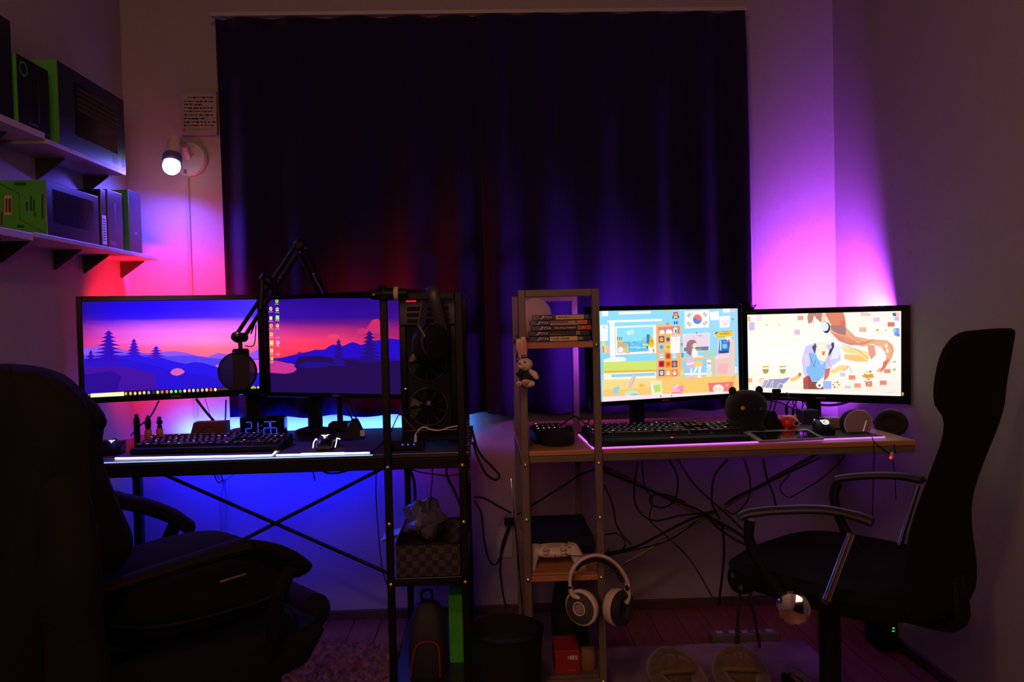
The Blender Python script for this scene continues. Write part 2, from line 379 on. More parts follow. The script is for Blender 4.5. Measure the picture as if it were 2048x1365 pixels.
t = wbox('packaging_box', 1.78, 2.10, 1.622, 1.876, 'plain black box at the near end of the upper shelf')
t = wbox('packaging_box', 2.118, 2.272, 1.6225, 1.803, 'slim black box with bright green end and green ring mark', endm=greenc)
wb2 = [(q, (40, 130, 50)) for q in ringp(.2, .82, .13, .11)] + [(R4(.62, .12, .66, .72), (42, 36, 34)), (R4(.30, .05, .62, .09), (36, 34, 44))]
facepic('ring_mark', t, 2.118, 2.272, 1.6225, 1.803, wb2[:14])
for w_ in wb2[14:]: facepic('printed_line', t, 2.118, 2.272, 1.6225, 1.803, [w_])
bigY, bigZ = (2.318, 2.738), (1.609, 1.850)
t = wbox('keyboard_box', *bigY, *bigZ, 'largest black and green box with clear window showing a keyboard', endm=greenc)
MB().box(-1.1905, -1.1895, bigY[0]+.09, bigY[0]+.36, bigZ[0]+.05, bigZ[1]-.035).build('window_panel', mat('dark_window_film', (.02, .017, .02), .12, bump=.12, bs=25), t, False)
kk = [(R4(.25+.032*i, .52+.062*j, .276+.032*i, .565+.062*j), (60, 50, 46)) for j in range(5) for i in range(19)]
facepic('printed_keys', t, *bigY, *bigZ, kk, -1.1888)
facepic('printed_line', t, *bigY, *bigZ, [(R4(.23, .20, .235, .86), (150, 60, 60))])
facepic('printed_square', t, *bigY, *bigZ, [(R4(.78, .06, .86, .24), (4, 4, 6))])
facepic('ring_mark', t, *bigY, *bigZ, [(q, (30, 60, 190)) for q in ringp(.95, .12, .025, .055)])
t = wbox('packaging_box', 2.236, 2.536, 1.346, 1.498, 'long box with wide green printed end on the lower shelf', endm=greenc)
MB().box(-1.1905, -1.1896, 2.27, 2.50, 1.385, 1.478).build('window_panel', MATS['dark_window_film'], t, False)
pe = Pic((-1.25, 2.2357, 1.42), (0, -1, 0), step=.00008)
ds = (28, 70, 20)
pe.line([(0, 368), (38, 387), (40, 440), (92, 468)], 1.2, ds); pe.rect(9, 391, 23, 430, (190, 150, 120)); pe.rect(11, 397, 15, 425, (80, 40, 30)); pe.rect(17, 397, 22, 425, (80, 40, 30), new=False)
for x, y, h in ((60, 392, 30), (66, 400, 22), (52, 404, 18), (68, 425, 8), (83, 388, 50), (28, 365, 6)): pe.rect(x, y, x+(4 if h > 7 else 24), y+h, ds, new=False)
pe.rect(34, 450, 48, 456, ds, new=False); pe.rect(2, 425, 5, 450, (25, 60, 15), new=False)
pe.build('printed_end', pp, t)
t = wbox('packaging_box', 2.548, 2.586, 1.346, 1.525, 'narrow black box with a white barcode label on its side')
facepic('barcode_label', t, 2.548, 2.586, 1.346, 1.525, [(R4(.15, .04, .9, .55), (205, 195, 185))]+[(R4(.28, .10+.045*i, .72, .125+.045*i), (70, 60, 60)) for i in range(9)])
t = wbox('packaging_box', 2.594, 2.70, 1.346, 1.532, 'plain dark blue box between barcode box and far green-ended box')
facepic('printed_front', t, 2.594, 2.70, 1.346, 1.532, [(R4(.1, .06, .5, .12), (150, 30, 90)), (R4(.45, .3, .5, .8), (40, 40, 110))])
t = wbox('packaging_box', 2.748, 2.845, 1.346, 1.556, 'tall green-ended box at the far end of the lower shelf', endm=greenc)
facepic('printed_front', t, 2.748, 2.845, 1.346, 1.556, [(R4(.40, .3, .60, .34), (90, 60, 110))])

# ------------------------------------------------------------------ desks with racks
YFr, YRe = 2.22, 2.73
def bolt(x, y, z, p, d=(0, -1, 0)): MB().lathe([(.006, 0), (.006, .002), (.003, .0045), (0, .005)], 12, T(x, y, z) @ Vector(d).to_track_quat('Z', 'Y').to_matrix().to_4x4()).build('bolt', steel, p)
def desk(name, label, xa, xb, ra, rb, zt, frm, wood, yre, yrk, shelves, braces, th=.015, pw=.020):
    t = thing(name, label, 'desk', ((xa+rb)/2 if xa < ra else (ra+xb)/2, (YFr+yre)/2, ZF))
    x0, x1 = min(xa, ra), max(xb, rb)
    MB().box(x0, x1, YFr, yre, zt-th, zt).build('desktop', wood, t, False, bevel=.003)
    zb = zt-th-.001
    for y in (YFr+.002, yre-.027): MB().box(x0+.004, x1-.004, y, y+.025, zb-.018-(.012 if frm is blackmet else 0), zb).build('beam', frm, t, False, bevel=.002)
    for x in (x0+.004, x1-.029): MB().box(x, x+.025, YFr+.028, yre-.028, zb-.018, zb).build('side_beam', frm, t, False, bevel=.002)
    outer = xa if xa < ra else xb-.026
    for y in (YFr+.004, yrk-.030): MB().box(outer, outer+.026, y, y+.026, ZF, zb-.02).build('leg', frm, t, False, bevel=.002)
    # the rack: front and rear hoops, posts down to the floor
    zr = 1.166
    for y in (YFr-.022, yrk-.010):
        MB().box(ra, ra+pw, y, y+.02, ZF, zr).build('post', frm, t, False, bevel=.002)
        MB().box(rb-pw, rb, y, y+.02, ZF, zr).build('post', frm, t, False, bevel=.002)
        MB().box(ra+pw, rb-pw, y, y+.02, zr-.020, zr).build('top_bar', frm, t, False, bevel=.002)
    for z, w2 in shelves:
        MB().box(ra+.004, rb-.004, YFr+.001, yrk-.012, z-.016, z).build('shelf', w2, t, False, bevel=.002)
        MB().box(ra+pw, rb-pw, YFr-.020, YFr-.001, z-.016, z-.001).build('shelf_rail', frm if w2 is not woodm else woodm, t, False, bevel=.001)
        for x in (ra+pw/2, rb-pw/2): bolt(x, YFr-.0225, z-.010, t)
    for x in (ra+pw/2, rb-pw/2): bolt(x, YFr-.0225, zt-.035, t); bolt(x, YFr-.0225, .53, t)
    for a, b_ in braces: MB().tube([a, b_], .0065, 8).build('brace', frm, t)
    return t
zL, zR = .722, .717
dl = desk('desk', 'black desk with built-in rack holding the purple-lit left pair of monitors', -1.19, -.05, -.287, -.062, zL, blackmet, blackwood, 2.78, 2.73,
          [(.372, blackwood), (.075, blackwood)], [((-1.165, 2.742, .62), (-.30, 2.742, .20)), ((-.295, 2.752, .62), (-1.165, 2.752, .20))])
dr = desk('desk', 'wood-topped desk with built-in rack holding the bright right pair of monitors', .09, 1.215, .092, .316, zR, greysteel, woodm, 2.88, 2.73,
          [(1.020, woodm), (.372, woodm), (.078, greysteel)], [((.31, 2.71, .62), (1.18, 2.71, .16)), ((1.18, 2.722, .62), (.31, 2.722, .16))])
# pad light caught on the desk's front edge, put in as a glowing strip
st = MB().box(-1.18, -.32, YFr-.0035, YFr-.0005, zL-.0035, zL-.0010).build('edge_glint', glow('cool_edge_glint', (.35, .6, 1), 1.1), dl, False)
st['label'] = 'thin glowing line for mouse pad light reflected in the front edge'
# LED strip behind the black desk, on two hangers fixed under the desk's rear edge
t = thing('led_strip', 'blue LED strip hanging between the black desk and the wall', 'light strip', (-.62, 2.948, .690))
MB().tube([(-1.14, 2.948, .690), (-.10, 2.948, .690)], .004, 4, .3).build('light_tape', glow('led_blue', (.02, .12, 1), 6), t, False)
for x in (-1.05, -.62, -.18): MB().box(x-.006, x+.006, 2.7795, 2.951, .6865, .6885).box(x-.006, x+.006, 2.7795, 2.7815, .6885, .716).build('hanger', blackmet, t, False)

# ------------------------------------------------------------------ monitors
def monitor(label, pl, pr, z0, z1, th, bz, stand_z, stand_u, parts_ofs=.05, bottom=None):
    """pl, pr: outer lower-left / right (x, y) of the front; builds casing, bezel strips, panel, neck, base"""
    a = Vector((pl[0], pl[1], 0)); b_ = Vector((pr[0], pr[1], 0)); u = (b_-a).normalized(); n = Vector((u.y, -u.x, 0)); W = (b_-a).length
    M = Matrix((u, n, Vector((0, 0, 1)))).transposed().to_4x4(); M.translation = Vector((a.x, a.y, z0))   # local: x width, y to the viewer, z up
    H = z1-z0; bot = bottom or bz
    c = M @ Vector((W*stand_u, -.09, 0)); t = thing('monitor', label, 'monitor', (c.x, c.y, stand_z), 'monitors on the two desks')
    MB().box(0, W, -th, -.006, 0, H, M).box(W*.2, W*.8, -th-.02, -th, H*.2, H*.8, M).build('casing', blackp, t, False, bevel=.004)
    bb = blackg
    MB().box(0, bz, -.006, 0, 0, H, M).box(W-bz, W, -.006, 0, 0, H, M).box(bz, W-bz, -.006, 0, H-bz, H, M).box(bz, W-bz, -.006, 0, 0, bot, M).build('bezel', bb, t, False, bevel=.0015)
    pnl = MB().box(bz, W-bz, -.006, -.004, bot, H-bz, M).build('screen', blackp, t, False)
    nk = Vector((W*stand_u, 0, 0))
    hz = stand_z-z0
    MB().box(nk.x-.022, nk.x+.022, -.085, -.060, hz+.008, H*.5, M).build('neck', blackp, t, False, bevel=.003)
    MB().lathe([(.082, 0), (.082, .006), (.07, .011), (.03, .016), (0, .016)], 32, M @ T(nk.x, -.085, hz) @ Matrix.Diagonal((1, .75, 1, 1))).build('base', blackp, t)
    t['W'] = W
    return t, M @ Vector((0, -.004, 0)), n, M
def corners(pts): return pts
m1, o1, n1, M1 = monitor('leftmost monitor showing a sunset lake with taskbar below pine trees', (-1.278, 2.55), (-.747, 2.719), .853, 1.191, .035, .0165, zL, .93, bottom=.019)
m2, o2, n2, M2 = monitor('monitor showing the dim sunset lake with desktop icons beside the tower', (-.737, 2.702), (-.206, 2.452), .848, 1.186, .035, .0150, zL, .24)
m3, o3, n3, M3 = monitor('monitor showing a cartoon bedroom with a flag, left of the right pair', (.316, 2.437), (.853, 2.628), .811, 1.121, .035, .0150, zR+.004, .36)
m4, o4, n4, M4 = monitor('monitor showing a washed-out drawing of a long-haired figure by the right wall', (.900, 2.778), (1.338, 2.48), .788, 1.103, .035, .0185, zR+.0, .42, bottom=.026)
m4['label'] = 'rightmost monitor, showing a washed-out drawing of a long-haired figure'
def pxof(v):
    v = v-CAM; d = v.dot(FW); return (1024+FPX*v.dot(RT)/d, 682.5-FPX*v.dot(UP)/d)
def quad_of(t, M, H, bz, bot): W = t['W']; return [pxof(M @ Vector(q)) for q in ((bz, -.004, H-bz), (W-bz, -.004, H-bz), (W-bz, -.004, bot), (bz, -.004, bot))]
def label_bar(t, M, x, z, w, c): MB().box(x-w/2, x+w/2, -.001, .0004, z-.003, z+.003, M).build('maker_mark', mat('grey_mark', (.09, .085, .08), .5), t, False)
label_bar(m3, M3, .27, .0075, .03, 0); label_bar(m4, M4, .26, .012, .03, 0); label_bar(m1, M1, .28, .0095, .03, 0); label_bar(m2, M2, .28, .0075, .03, 0)
MB().box(.475, .487, -.004, .0006, .004, .0065, M1).build('power_light', glow('blue_power_light', (.05, .1, 1), 2), m1, False)
q = M4 @ Vector((.508, .0006, .033)); MB().ell(tuple(q), (.003, .002, .006), 10, 6).build('power_light', glow('green_power_light', (.5, .6, .05), .8), m4)

def back_light(name, M, W, H, u0, u1, v, col, power, side=0, up=.3, spread=180):
    a, b_ = M @ Vector((W*u0, -.062, H*v)), M @ Vector((W*u1, -.062, H*v)); n = -(M.to_3x3() @ Vector((0, 1, 0))); uu = M.to_3x3() @ Vector((1, 0, 0))
    MB().tube([a-n*.0045, b_-n*.0045], .004, 4, .3).build('light_tape', glow(name+'_tape', col, 3), {1: m1, 2: m2, 3: m3, 4: m4}[[M1, M2, M3, M4].index(M)+1], False)
    area(name, (a+b_)/2+n*.004, n+Vector((0, 0, up))+uu*side, (b_-a).length, .02, power, col, spread)
back_light('red_led_left', M1, .545, .338, .06, .75, .62, RED, 8, up=.15, spread=132)
back_light('red_led_mid', M2, .58, .338, .15, .85, .62, RED, 3.4, up=.0, spread=120)
back_light('purple_led_mid', M3, .57, .31, .15, .9, .55, PUR, 4.8, up=.05, spread=118)
back_light('purple_led_low', M4, .52, .315, .25, .95, .20, PUR, 5, up=.3, spread=85)
back_light('purple_led_right', M4, .52, .315, .30, .97, .80, PUR, 27, up=.28, spread=134)

# ------------------------------------------------------------------ pictures on the screens
def pine(p, x, y0, y1, w, col, tiers=7):
    pts = []
    for i in range(tiers):
        t0, t1 = i/tiers, (i+1)/tiers
        pts += [(w*(.10+.75*t0)*(.5), y0+(y1-y0)*t0), (w*(.16+.84*t1), y0+(y1-y0)*(t1-.02))]
    p.poly([(x, y0-4)]+[(x+a, b) for a, b in pts]+[(x-a*.96, b+3) for a, b in pts[::-1]], col)
def tree_wide(p, x, y0, y1, w, col, tiers=8):
    p.poly([(x-w*.05, y0-8), (x+w*.05, y0-8), (x+w*.16, y1), (x-w*.16, y1)], col)
    for i in range(tiers):
        t = (i+.3)/tiers; y = y0+(y1-y0)*t; ww = w*(.22+.78*t)*(1 if i % 2 else .86); h = (y1-y0)/tiers*.42
        p.poly([(x-ww, y+h*1.1), (x-ww*.5, y-h*.1), (x, y-h*1.6), (x+ww*.5, y-h*.2), (x+ww, y+h*.9), (x+ww*.55, y+h*.9), (x+ww*.2, y+h*1.6), (x-ww*.25, y+h*1.5), (x-ww*.6, y+h)], col, new=False)
# -- leftmost screen
p = Pic(o1, n1, quad_of(m1, M1, 0.338, 0.0165, 0.019), (140, 560), 5.055)
XS = [122, 420, 800, 1400, 1925]
def gy(y0, y1): return [y0, y0-8+(y1-y0)*0, y0-16, y0-28, y0-36] if y1 is None else [y0+(y1-y0)*t for t in (0, .165, .376, .71, 1)]
p.grid(XS, [(gy(222, 190), [(26,10,140),(24,2,215),(28,0,255),(48,18,255),(78,45,255)]),
            (gy(330, 300), [(30,6,165),(28,0,235),(32,2,255),(55,22,255),(75,50,255)]),
            (gy(405, 372), [(62,14,160),(48,14,225),(50,20,255),(78,35,255),(90,55,255)]),
            (gy(450, 420), [(110,25,165),(140,45,230),(185,75,255),(215,95,255),(195,90,255)]),
            (gy(530, 505), [(165,40,160),(225,75,220),(255,105,255),(255,125,255),(255,120,240)]),
            (gy(640, 620), [(215,50,150),(255,80,200),(255,115,240),(255,140,225),(255,120,190)]),
            (gy(700, 690), [(200,50,180),(255,75,150),(255,95,170),(255,120,160),(255,95,150)]),
            (gy(1000, 980), [(255,60,120)]*5)])
p.poly([(135,690),(300,670),(600,720),(800,745),(960,728),(1050,722),(1160,735),(1300,772),(1400,778),(1500,738),(1580,755),(1640,770),(1790,765),(1850,730),(1905,700),(1935,722),(1935,1000),(135,1000)], (150,85,245))
p.poly([(140,760),(700,750),(950,775),(1100,768),(1180,765),(1290,775),(1400,790),(1560,800),(1700,812),(1935,795),(1935,1000),(140,1000)], (85,65,255))
p.poly([(1455,888),(1480,866),(1500,855),(1520,872),(1500,905)], (250,110,220)); p.poly([(1830,812),(1935,808),(1935,960),(1800,950),(1780,900)], (230,95,235))
p.poly([(145,820),(600,760),(950,800),(1090,835),(1170,850),(1260,833),(1350,842),(1480,880),(1560,905),(1935,945),(1935,1130),(145,1170)], (38,20,238))
p.poly([(145,800),(420,780),(700,830),(1100,930),(1500,990),(1935,1000),(1935,1150),(160,1200)], (38,14,215))
p.poly([(145,870),(400,870),(560,880),(720,915),(870,968),(872,1110),(860,1130),(165,1170)], (66,14,165))
p.poly([(145,960),(420,920),(520,980),(470,1130),(165,1190)], (44,8,150))
tree_wide(p, 390, 525, 830, 230, (50,10,190), 8); pine(p, 645, 600, 780, 95, (58,12,205), 6); tree_wide(p, 870, 680, 810, 150, (60,18,215), 5); tree_wide(p, 210, 720, 830, 90, (42,10,180), 3)
p.poly([(1012,935),(1040,905),(1085,893),(1130,902),(1157,925),(1150,945),(1115,962),(1080,972),(1035,962)], (225,95,190))
p.poly([(150,1180),(300,1150),(600,1120),(1100,1106),(1500,1090),(1940,1070),(1940,1130),(150,1240)], (20,10,40))
p.poly([(165,1190),(560,1170),(1940,1100),(1940,1140),(165,1240)], (10,6,12))
p.poly([(207,1152),(545,1133),(547,1178),(208,1195)], (255,255,190)); p.disc(188,1170,9,12,(225,225,140))
for x, y, c in ((565,1152,(190,180,110)),(612,1150,(240,210,90)),(658,1149,(255,225,150)),(706,1146,(255,220,140)),(750,1142,(250,225,130)),(796,1141,(120,180,255)),(845,1138,(40,60,20)),(887,1137,(255,225,150)),(932,1134,(190,150,70)),(980,1132,(255,130,90)),(1024,1131,(140,255,140)),(1070,1129,(130,240,90)),(1115,1127,(60,210,30)),(1160,1124,(255,230,220)),(1206,1121,(255,190,110)),(1248,1119,(240,235,190)),(1292,1118,(170,190,130)),(1337,1116,(255,190,150)),(1382,1113,(235,225,150)),(1425,1112,(255,110,40)),(1469,1111,(255,250,190))):
    p.disc(x, y, 14, 17, c, 10)
p.rect(1490,1098,1610,1118,(70,60,30),-6)
p.rect(1828,1085,1882,1103,(190,175,60),-4); p.rect(1840,1076,1868,1088,(190,175,60),-3); p.disc(1902,1088,10,13,(240,225,150))
p.build('screen_picture', pm, m1)
# -- second screen
p = Pic(o2, n2, quad_of(m2, M2, 0.338, 0.015, 0.015), (420, 470), 5.055)
XS = [588, 900, 1350, 1700, 2090]; g2 = lambda y: [y, y, y+1, y+2, y+4]
p.grid(XS, [(g2(640), [(48,14,150),(40,10,145),(40,8,128),(44,10,135),(50,14,120)]), (g2(760), [(56,16,160),(50,12,160),(46,8,150),(46,10,150),(60,14,120)]),
            (g2(840), [(60,16,160),(58,12,165),(52,10,150),(56,12,140),(78,16,120)]), (g2(890), [(128,32,165),(98,24,140),(100,20,130),(110,24,130),(110,24,120)]),
            (g2(960), [(215,55,160),(190,45,135),(185,40,125),(160,34,120),(150,32,110)]), (g2(1060), [(255,65,140),(255,62,118),(235,55,110),(200,42,105),(165,35,95)]),
            (g2(1140), [(255,65,105),(255,60,92),(255,58,90),(225,48,92),(170,35,85)]), (g2(1260), [(255,62,95),(240,50,80),(255,60,90),(230,50,90),(160,35,85)])])
p.poly([(1180,1045),(1200,1015),(1240,1002),(1285,1010),(1320,1040),(1320,1060),(1200,1062)], (245,62,108)); p.poly([(1480,985),(1500,955),(1540,942),(1580,955),(1640,860),(1700,850),(1740,900),(1740,1000),(1500,1005)], (205,45,110))
p.poly([(588,1250),(720,1245),(830,1218),(880,1205),(900,1180),(930,1192),(1000,1180),(1060,1160),(1110,1165),(1160,1180),(1160,1300),(588,1300)], (100,26,140))
p.poly([(650,1258),(830,1222),(960,1195),(1080,1165),(1160,1160),(1200,1130),(1240,1108),(1270,1112),(1300,1130),(1360,1120),(1400,1098),(1442,1084),(1480,1095),(1530,1115),(1640,1075),(1740,1060),(1820,1048),(1900,1058),(2090,1085),(2090,1400),(860,1400),(760,1290)], (38,12,200))
p.poly([(588,1270),(760,1280),(860,1310),(1000,1280),(1150,1250),(1300,1240),(2090,1270),(2090,1440),(588,1440)], (34,12,150))
C6 = lambda q: (q[0], q[1]+230*5.055)
p.poly([C6(q) for q in [(588,225),(870,240),(860,130),(900,70),(1100,60),(1300,95),(2090,120),(2090,560),(588,430)]], (36,12,82))
p.poly([C6(q) for q in [(870,160),(1000,120),(1200,130),(1240,160),(1000,190)]], (34,14,140))
p.poly([C6(q) for q in [(588,105),(660,112),(730,122),(770,132),(830,140),(858,152),(850,170),(872,188),(874,205),(830,232),(760,243),(690,238),(588,232)]], (205,52,150))
pine(p, 1300, 1060, 1330, 92, (40,12,135), 8); tree_wide(p, 1612, 985, 1290, 200, (38,12,125), 8)
p.disc(1300,1085,6,40,(42,12,140)); 
ic = [((676,670),(165,255,30)),((680,755),(255,225,190)),((682,838),(130,240,110)),((683,920),(255,190,120)),((685,1008),(70,120,190)),((686,1092),(225,220,250)),((689,1173),(255,80,50)),
      ((615,748),(255,210,110)),((616,843),(255,235,150)),((620,920),(255,190,60)),((621,1007),(255,230,90)),((623,1092),(255,215,110)),((624,1172),(255,240,170)),((626,1252),(200,210,60))]
for i, ((x, y), c) in enumerate(ic):
    if i in (0, 3, 5, 7, 9): p.disc(x, y, 16, 21, c, 12)
    else: p.rect(x-14, y-18, x+14, y+18, c)
    if i == 0: p.disc(x, y, 8, 10, (90,190,10), 10)
    if i in (2, 11): p.rect(x-18, y-23, x+18, y+23, c); p.disc(x, y, 9, 11, (255,250,190), 10)
    if i in (1, 5, 10): p.rect(x-7, y-9, x+7, y+6, (150,110,160))
    if i in (7, 9, 12): p.disc(x, y, 7, 8, (200,100,60), 8)
    for dx, w in ((-22, 16), (-2, 22)): p.rect(x+dx, y+29, x+dx+w, y+34, (235,190,190), new=False)
    if i in (6, 12, 13): p.rect(x-18, y+40, x+12, y+45, (225,180,180), new=False)
p.build('screen_picture', pm, m2)
# -- third screen: cartoon bedroom
p = Pic(o3, n3, quad_of(m3, M3, 0.31, 0.015, 0.015), (1180, 590), 5.934)
SK = (150,222,255); W_ = (255,255,255)
p.poly([(30,190),(1760,150),(1770,1180),(40,1280)], SK); p.grid([38,900,1752],[([190,172,150],[(150,228,255),(150,225,255),(170,225,255)]),([950,930,905],[(140,215,250),(150,220,255),(160,215,255)])])
for q in ([(340,205),(720,190),(720,222),(345,235)], [(1060,160),(1140,155),(1140,178),(1060,182)], [(140,185),(215,180),(215,250),(140,255)], [(205,305),(850,285),(850,312),(205,332)],
          [(232,330),(292,325),(300,745),(240,750)], [(120,360),(212,355),(215,545),(125,550)], [(1420,205),(1530,195),(1530,300),(1430,302)], [(1535,255),(1662,250),(1655,385),(1538,392)], [(1575,150),(1660,150),(1665,210),(1580,212)]): p.poly(q, W_)
p.rect(350,198,700,206,(255,225,170),-6); p.line([(150,405),(210,402)],4,(225,205,225)); p.line([(150,450),(210,447)],3,(225,205,225)); p.line([(150,490),(210,487)],3,(225,205,225)); p.disc(165,385,16,9,(255,190,210))
p.poly([(300,375),(780,355),(785,690),(305,715)], (255,255,245)); p.poly([(318,395),(750,378),(752,665),(322,692)], (150,230,255)); p.poly([(322,560),(750,545),(752,665),(324,692)], (110,200,245))
p.poly([(430,440),(460,425),(490,425),(500,455),(470,480),(440,470)], (215,245,225)); p.disc(500,440,30,28,(200,245,240))
for i, (x, y0, w, h, c) in enumerate([(318,535,66,32,(255,205,60)),(322,585,130,26,(255,195,70)),(322,625,110,60,(255,200,90)),(320,500,14,38,(90,140,190)),(345,500,14,36,(90,140,190)),(368,500,12,36,(90,140,190)),(455,560,12,100,(90,170,210)),(520,550,10,110,(90,180,220)),(610,540,8,120,(80,170,210)),(620,500,55,50,(140,215,225)),(670,470,40,170,(70,140,190)),(622,580,70,26,(235,225,110)),(470,622,200,8,(220,245,255))]):
    p.rect(x, y0, x+w, y0+h, c)
for i in range(8): p.rect(330+i*15, 588, 336+i*15, 606, (235,130,60), new=(i == 0))
for i in range(14): p.rect(480+(i*37) % 170, 560+(i*23) % 90, 495+(i*37) % 170, 566+(i*23) % 90, (190,240,255), new=(i == 0))
p.disc(362,655,40,42,(255,190,215)); p.disc(362,655,28,30,W_); p.rect(425,685,470,694,(255,170,70)); p.rect(440,610,456,684,(225,230,110))
p.disc(732,630,42,60,(255,250,230)); p.poly([(730,480),(752,530),(762,590),(742,625),(712,625),(700,585),(708,530)], (255,195,40)); p.disc(730,550,9,16,(215,120,40)); p.disc(752,660,10,25,(160,170,150))
p.poly([(140,560),(165,545),(185,600),(200,640),(190,690),(145,700)], (250,225,120)); p.rect(150,610,165,690,(90,150,220)); p.rect(195,600,232,690,(255,190,190))
p.poly([(160,770),(250,745),(340,738),(400,740),(430,765),(420,790),(160,800)], (255,255,250))
p.poly([(160,800),(785,782),(785,890),(160,905)], (215,235,115)); 
for i in range(18): p.line([(170+i*34,895-i*.6),(195+i*34,850-i*.6)],3,(190,220,100),new=(i == 0))
p.poly([(160,905),(790,888),(790,912),(160,930)], (245,180,80)); p.poly([(160,930),(780,912),(782,1020),(165,1040)], (255,250,225)); p.poly([(250,945),(770,925),(770,960),(255,980)], (150,215,245))
p.poly([(150,1010),(790,985),(1760,950),(1770,1190),(150,1275)], (255,225,150)); p.poly([(790,985),(1440,965),(1745,955),(1750,1170),(150,1262),(150,1130),(790,1100)], (255,208,118))
for i in range(7): p.line([(170,1055+i*30),(1745,975+i*28)],3,(255,185,90),new=(i == 0))
p.poly([(470,1110),(440,1090),(500,960),(545,955),(520,1060),(490,1115)], (235,205,190)); p.line([(540,960),(470,1100)],7,(215,180,180))
p.poly([(270,1110),(330,1085),(360,1105),(330,1135),(345,1170),(310,1165),(285,1190),(275,1150)], (150,215,225)); p.poly([(405,1165),(470,1130),(560,1140),(580,1180),(500,1200),(420,1200)], (205,235,200)); p.disc(530,1190,50,16,(130,205,215)); p.disc(605,1075,25,20,(255,180,80)); p.disc(638,1080,12,8,(255,165,80))
p.poly([(700,1025),(850,1018),(860,1190),(720,1198)], (255,240,205)); p.poly([(750,1070),(832,1060),(838,1150),(765,1160)], (180,235,110)); p.line([(705,1030),(725,1190)],5,(170,150,110)); p.line([(745,1050),(850,1045),(848,1170)],4,(225,190,140))
for x, y, rx, ry, c in ((1030,1120,70,30,(255,180,210)),(1070,1100,40,25,(255,150,190)),(1000,1100,30,22,(255,200,210)),(1050,1165,45,12,(255,130,140)),(990,1165,30,8,(255,120,110)),(1035,1080,20,12,(255,220,235)),(1085,1135,25,14,(240,140,170))): p.disc(x, y, rx, ry, c)
p.disc(905,188,26,20,(255,205,40)); 
# bookcase
p.poly([(782,372),(1075,360),(1072,970),(790,1000)], (255,185,110)); p.poly([(808,385),(1062,374),(1062,460),(810,470)], (225,135,125))
p.disc(832,352,24,18,(255,205,60)); p.rect(903,330,935,362,(255,140,60))
p.poly([(818,468),(825,425),(860,415),(882,430),(884,465)], (255,250,235)); p.poly([(895,465),(905,415),(950,410),(972,430),(975,462)], (255,250,240)); p.poly([(985,460),(988,395),(1010,385),(1035,390),(1030,458)], (235,245,255)); p.rect(1005,410,1026,452,(90,140,180))
for j, y in enumerate((492,585,690,785,890)):
    for i, x in enumerate((812,890,965)):
        if j in (0, 1) and i == 2: continue
        c = [[(110,90,140),(245,190,90),0],[(170,220,230),(255,215,90),0],[(170,215,230),(235,110,60),(150,215,235)],[(215,50,70),(255,140,30),(70,90,150)],[(80,110,170),(240,170,80),(225,130,90)]][j][i]
        p.rect(x, y, x+68, y+76, c, -3)
        c2 = [[(255,200,60),(90,100,180),0],[(120,170,200),(235,190,60),0],[(225,250,240),(200,70,40),(235,250,250)],[(150,30,60),(225,100,20),(255,150,50)],[(255,215,215),(255,250,235),(255,245,225)]][j][i]
        p.disc(x+34, y+38, 22, 26, c2, 10); p.rect(x+24, y+30, x+34, y+38, (60,50,80), new=True); p.rect(x+42, y+30, x+50, y+38, (60,50,80), new=False)
p.poly([(955,478),(1066,472),(1062,690),(950,696)], (255,253,245)); p.line([(965,492),(1058,487)],7,(90,150,180)); p.line([(990,520),(1040,516)],5,(255,150,170))
for i in range(5): p.line([(965,545+i*30),(1055,540+i*30)],2,(225,215,215),new=(i == 0))
# small robot toy on top of the bookcase
for x0, y0, x1, y1, c in ((995,245,1030,285,(255,205,70)),(985,205,1040,250,(235,70,60)),(1000,225,1025,240,(255,240,200)),(975,250,990,285,(60,90,170)),(1035,245,1052,280,(60,90,170)),(990,315,1008,350,(50,110,190)),(1016,313,1036,350,(50,110,190)),(1002,275,1028,290,(70,150,80))): p.rect(x0, y0, x1, y1, c)
# flag
p.poly([(1118,195),(1410,182),(1410,385),(1120,402)], W_); p.disc(1270,290,54,58,(255,125,110), 26)
p.poly([(1270+54*math.cos(a), 290+58*math.sin(a)) for a in [math.radians(-25+180*i/14) for i in range(15)]], (100,140,230)); 
ca = math.radians(-25); p.disc(1270+27*math.cos(ca), 290+29*math.sin(ca), 27, 29, (255,125,110)); p.disc(1270-27*math.cos(ca), 290-29*math.sin(ca), 27, 29, (100,140,230))
for cx, cy, sg, br in ((1172,243,-1,0),(1360,235,1,1),(1172,345,1,2),(1362,338,-1,3)):
    for i in (-1, 0, 1):
        dx, dy = i*13, i*13*(-sg)*-1 if False else i*11*sg*-1*-1
        a = (cx-20+i*12, cy+18*sg*-1*-1+i*10*sg*-1) if False else None
        ux, uy = (.70, -.72) if sg < 0 else (.70, .72)     # bar direction
        nx, ny = -uy, ux; ox, oy = cx+nx*i*13, cy+ny*i*13
        if (br == 1 and i != 0) or br == 3 or (br == 2 and i == 0):
            p.line([(ox-ux*27, oy-uy*27), (ox-ux*4, oy-uy*4)], 5, (60,50,60)); p.line([(ox+ux*4, oy+uy*4), (ox+ux*27, oy+uy*27)], 5, (60,50,60))
        else: p.line([(ox-ux*27, oy-uy*27), (ox+ux*27, oy+uy*27)], 5, (60,50,60))
for R_, c in ((36,(255,175,200)),(31,W_)): p.disc(1600,328,R_,R_,c)
for x in (1588,1612): p.disc(x,318,4,6,(255,160,190))
p.poly([(1582,336),(1618,336),(1608,350),(1592,350)], (255,170,195)); p.disc(1695,183,22,22,(255,205,235)); p.disc(1688,290,14,14,(120,175,215)); p.line([(1600,182),(1625,195),(1645,180)],4,(200,205,210))
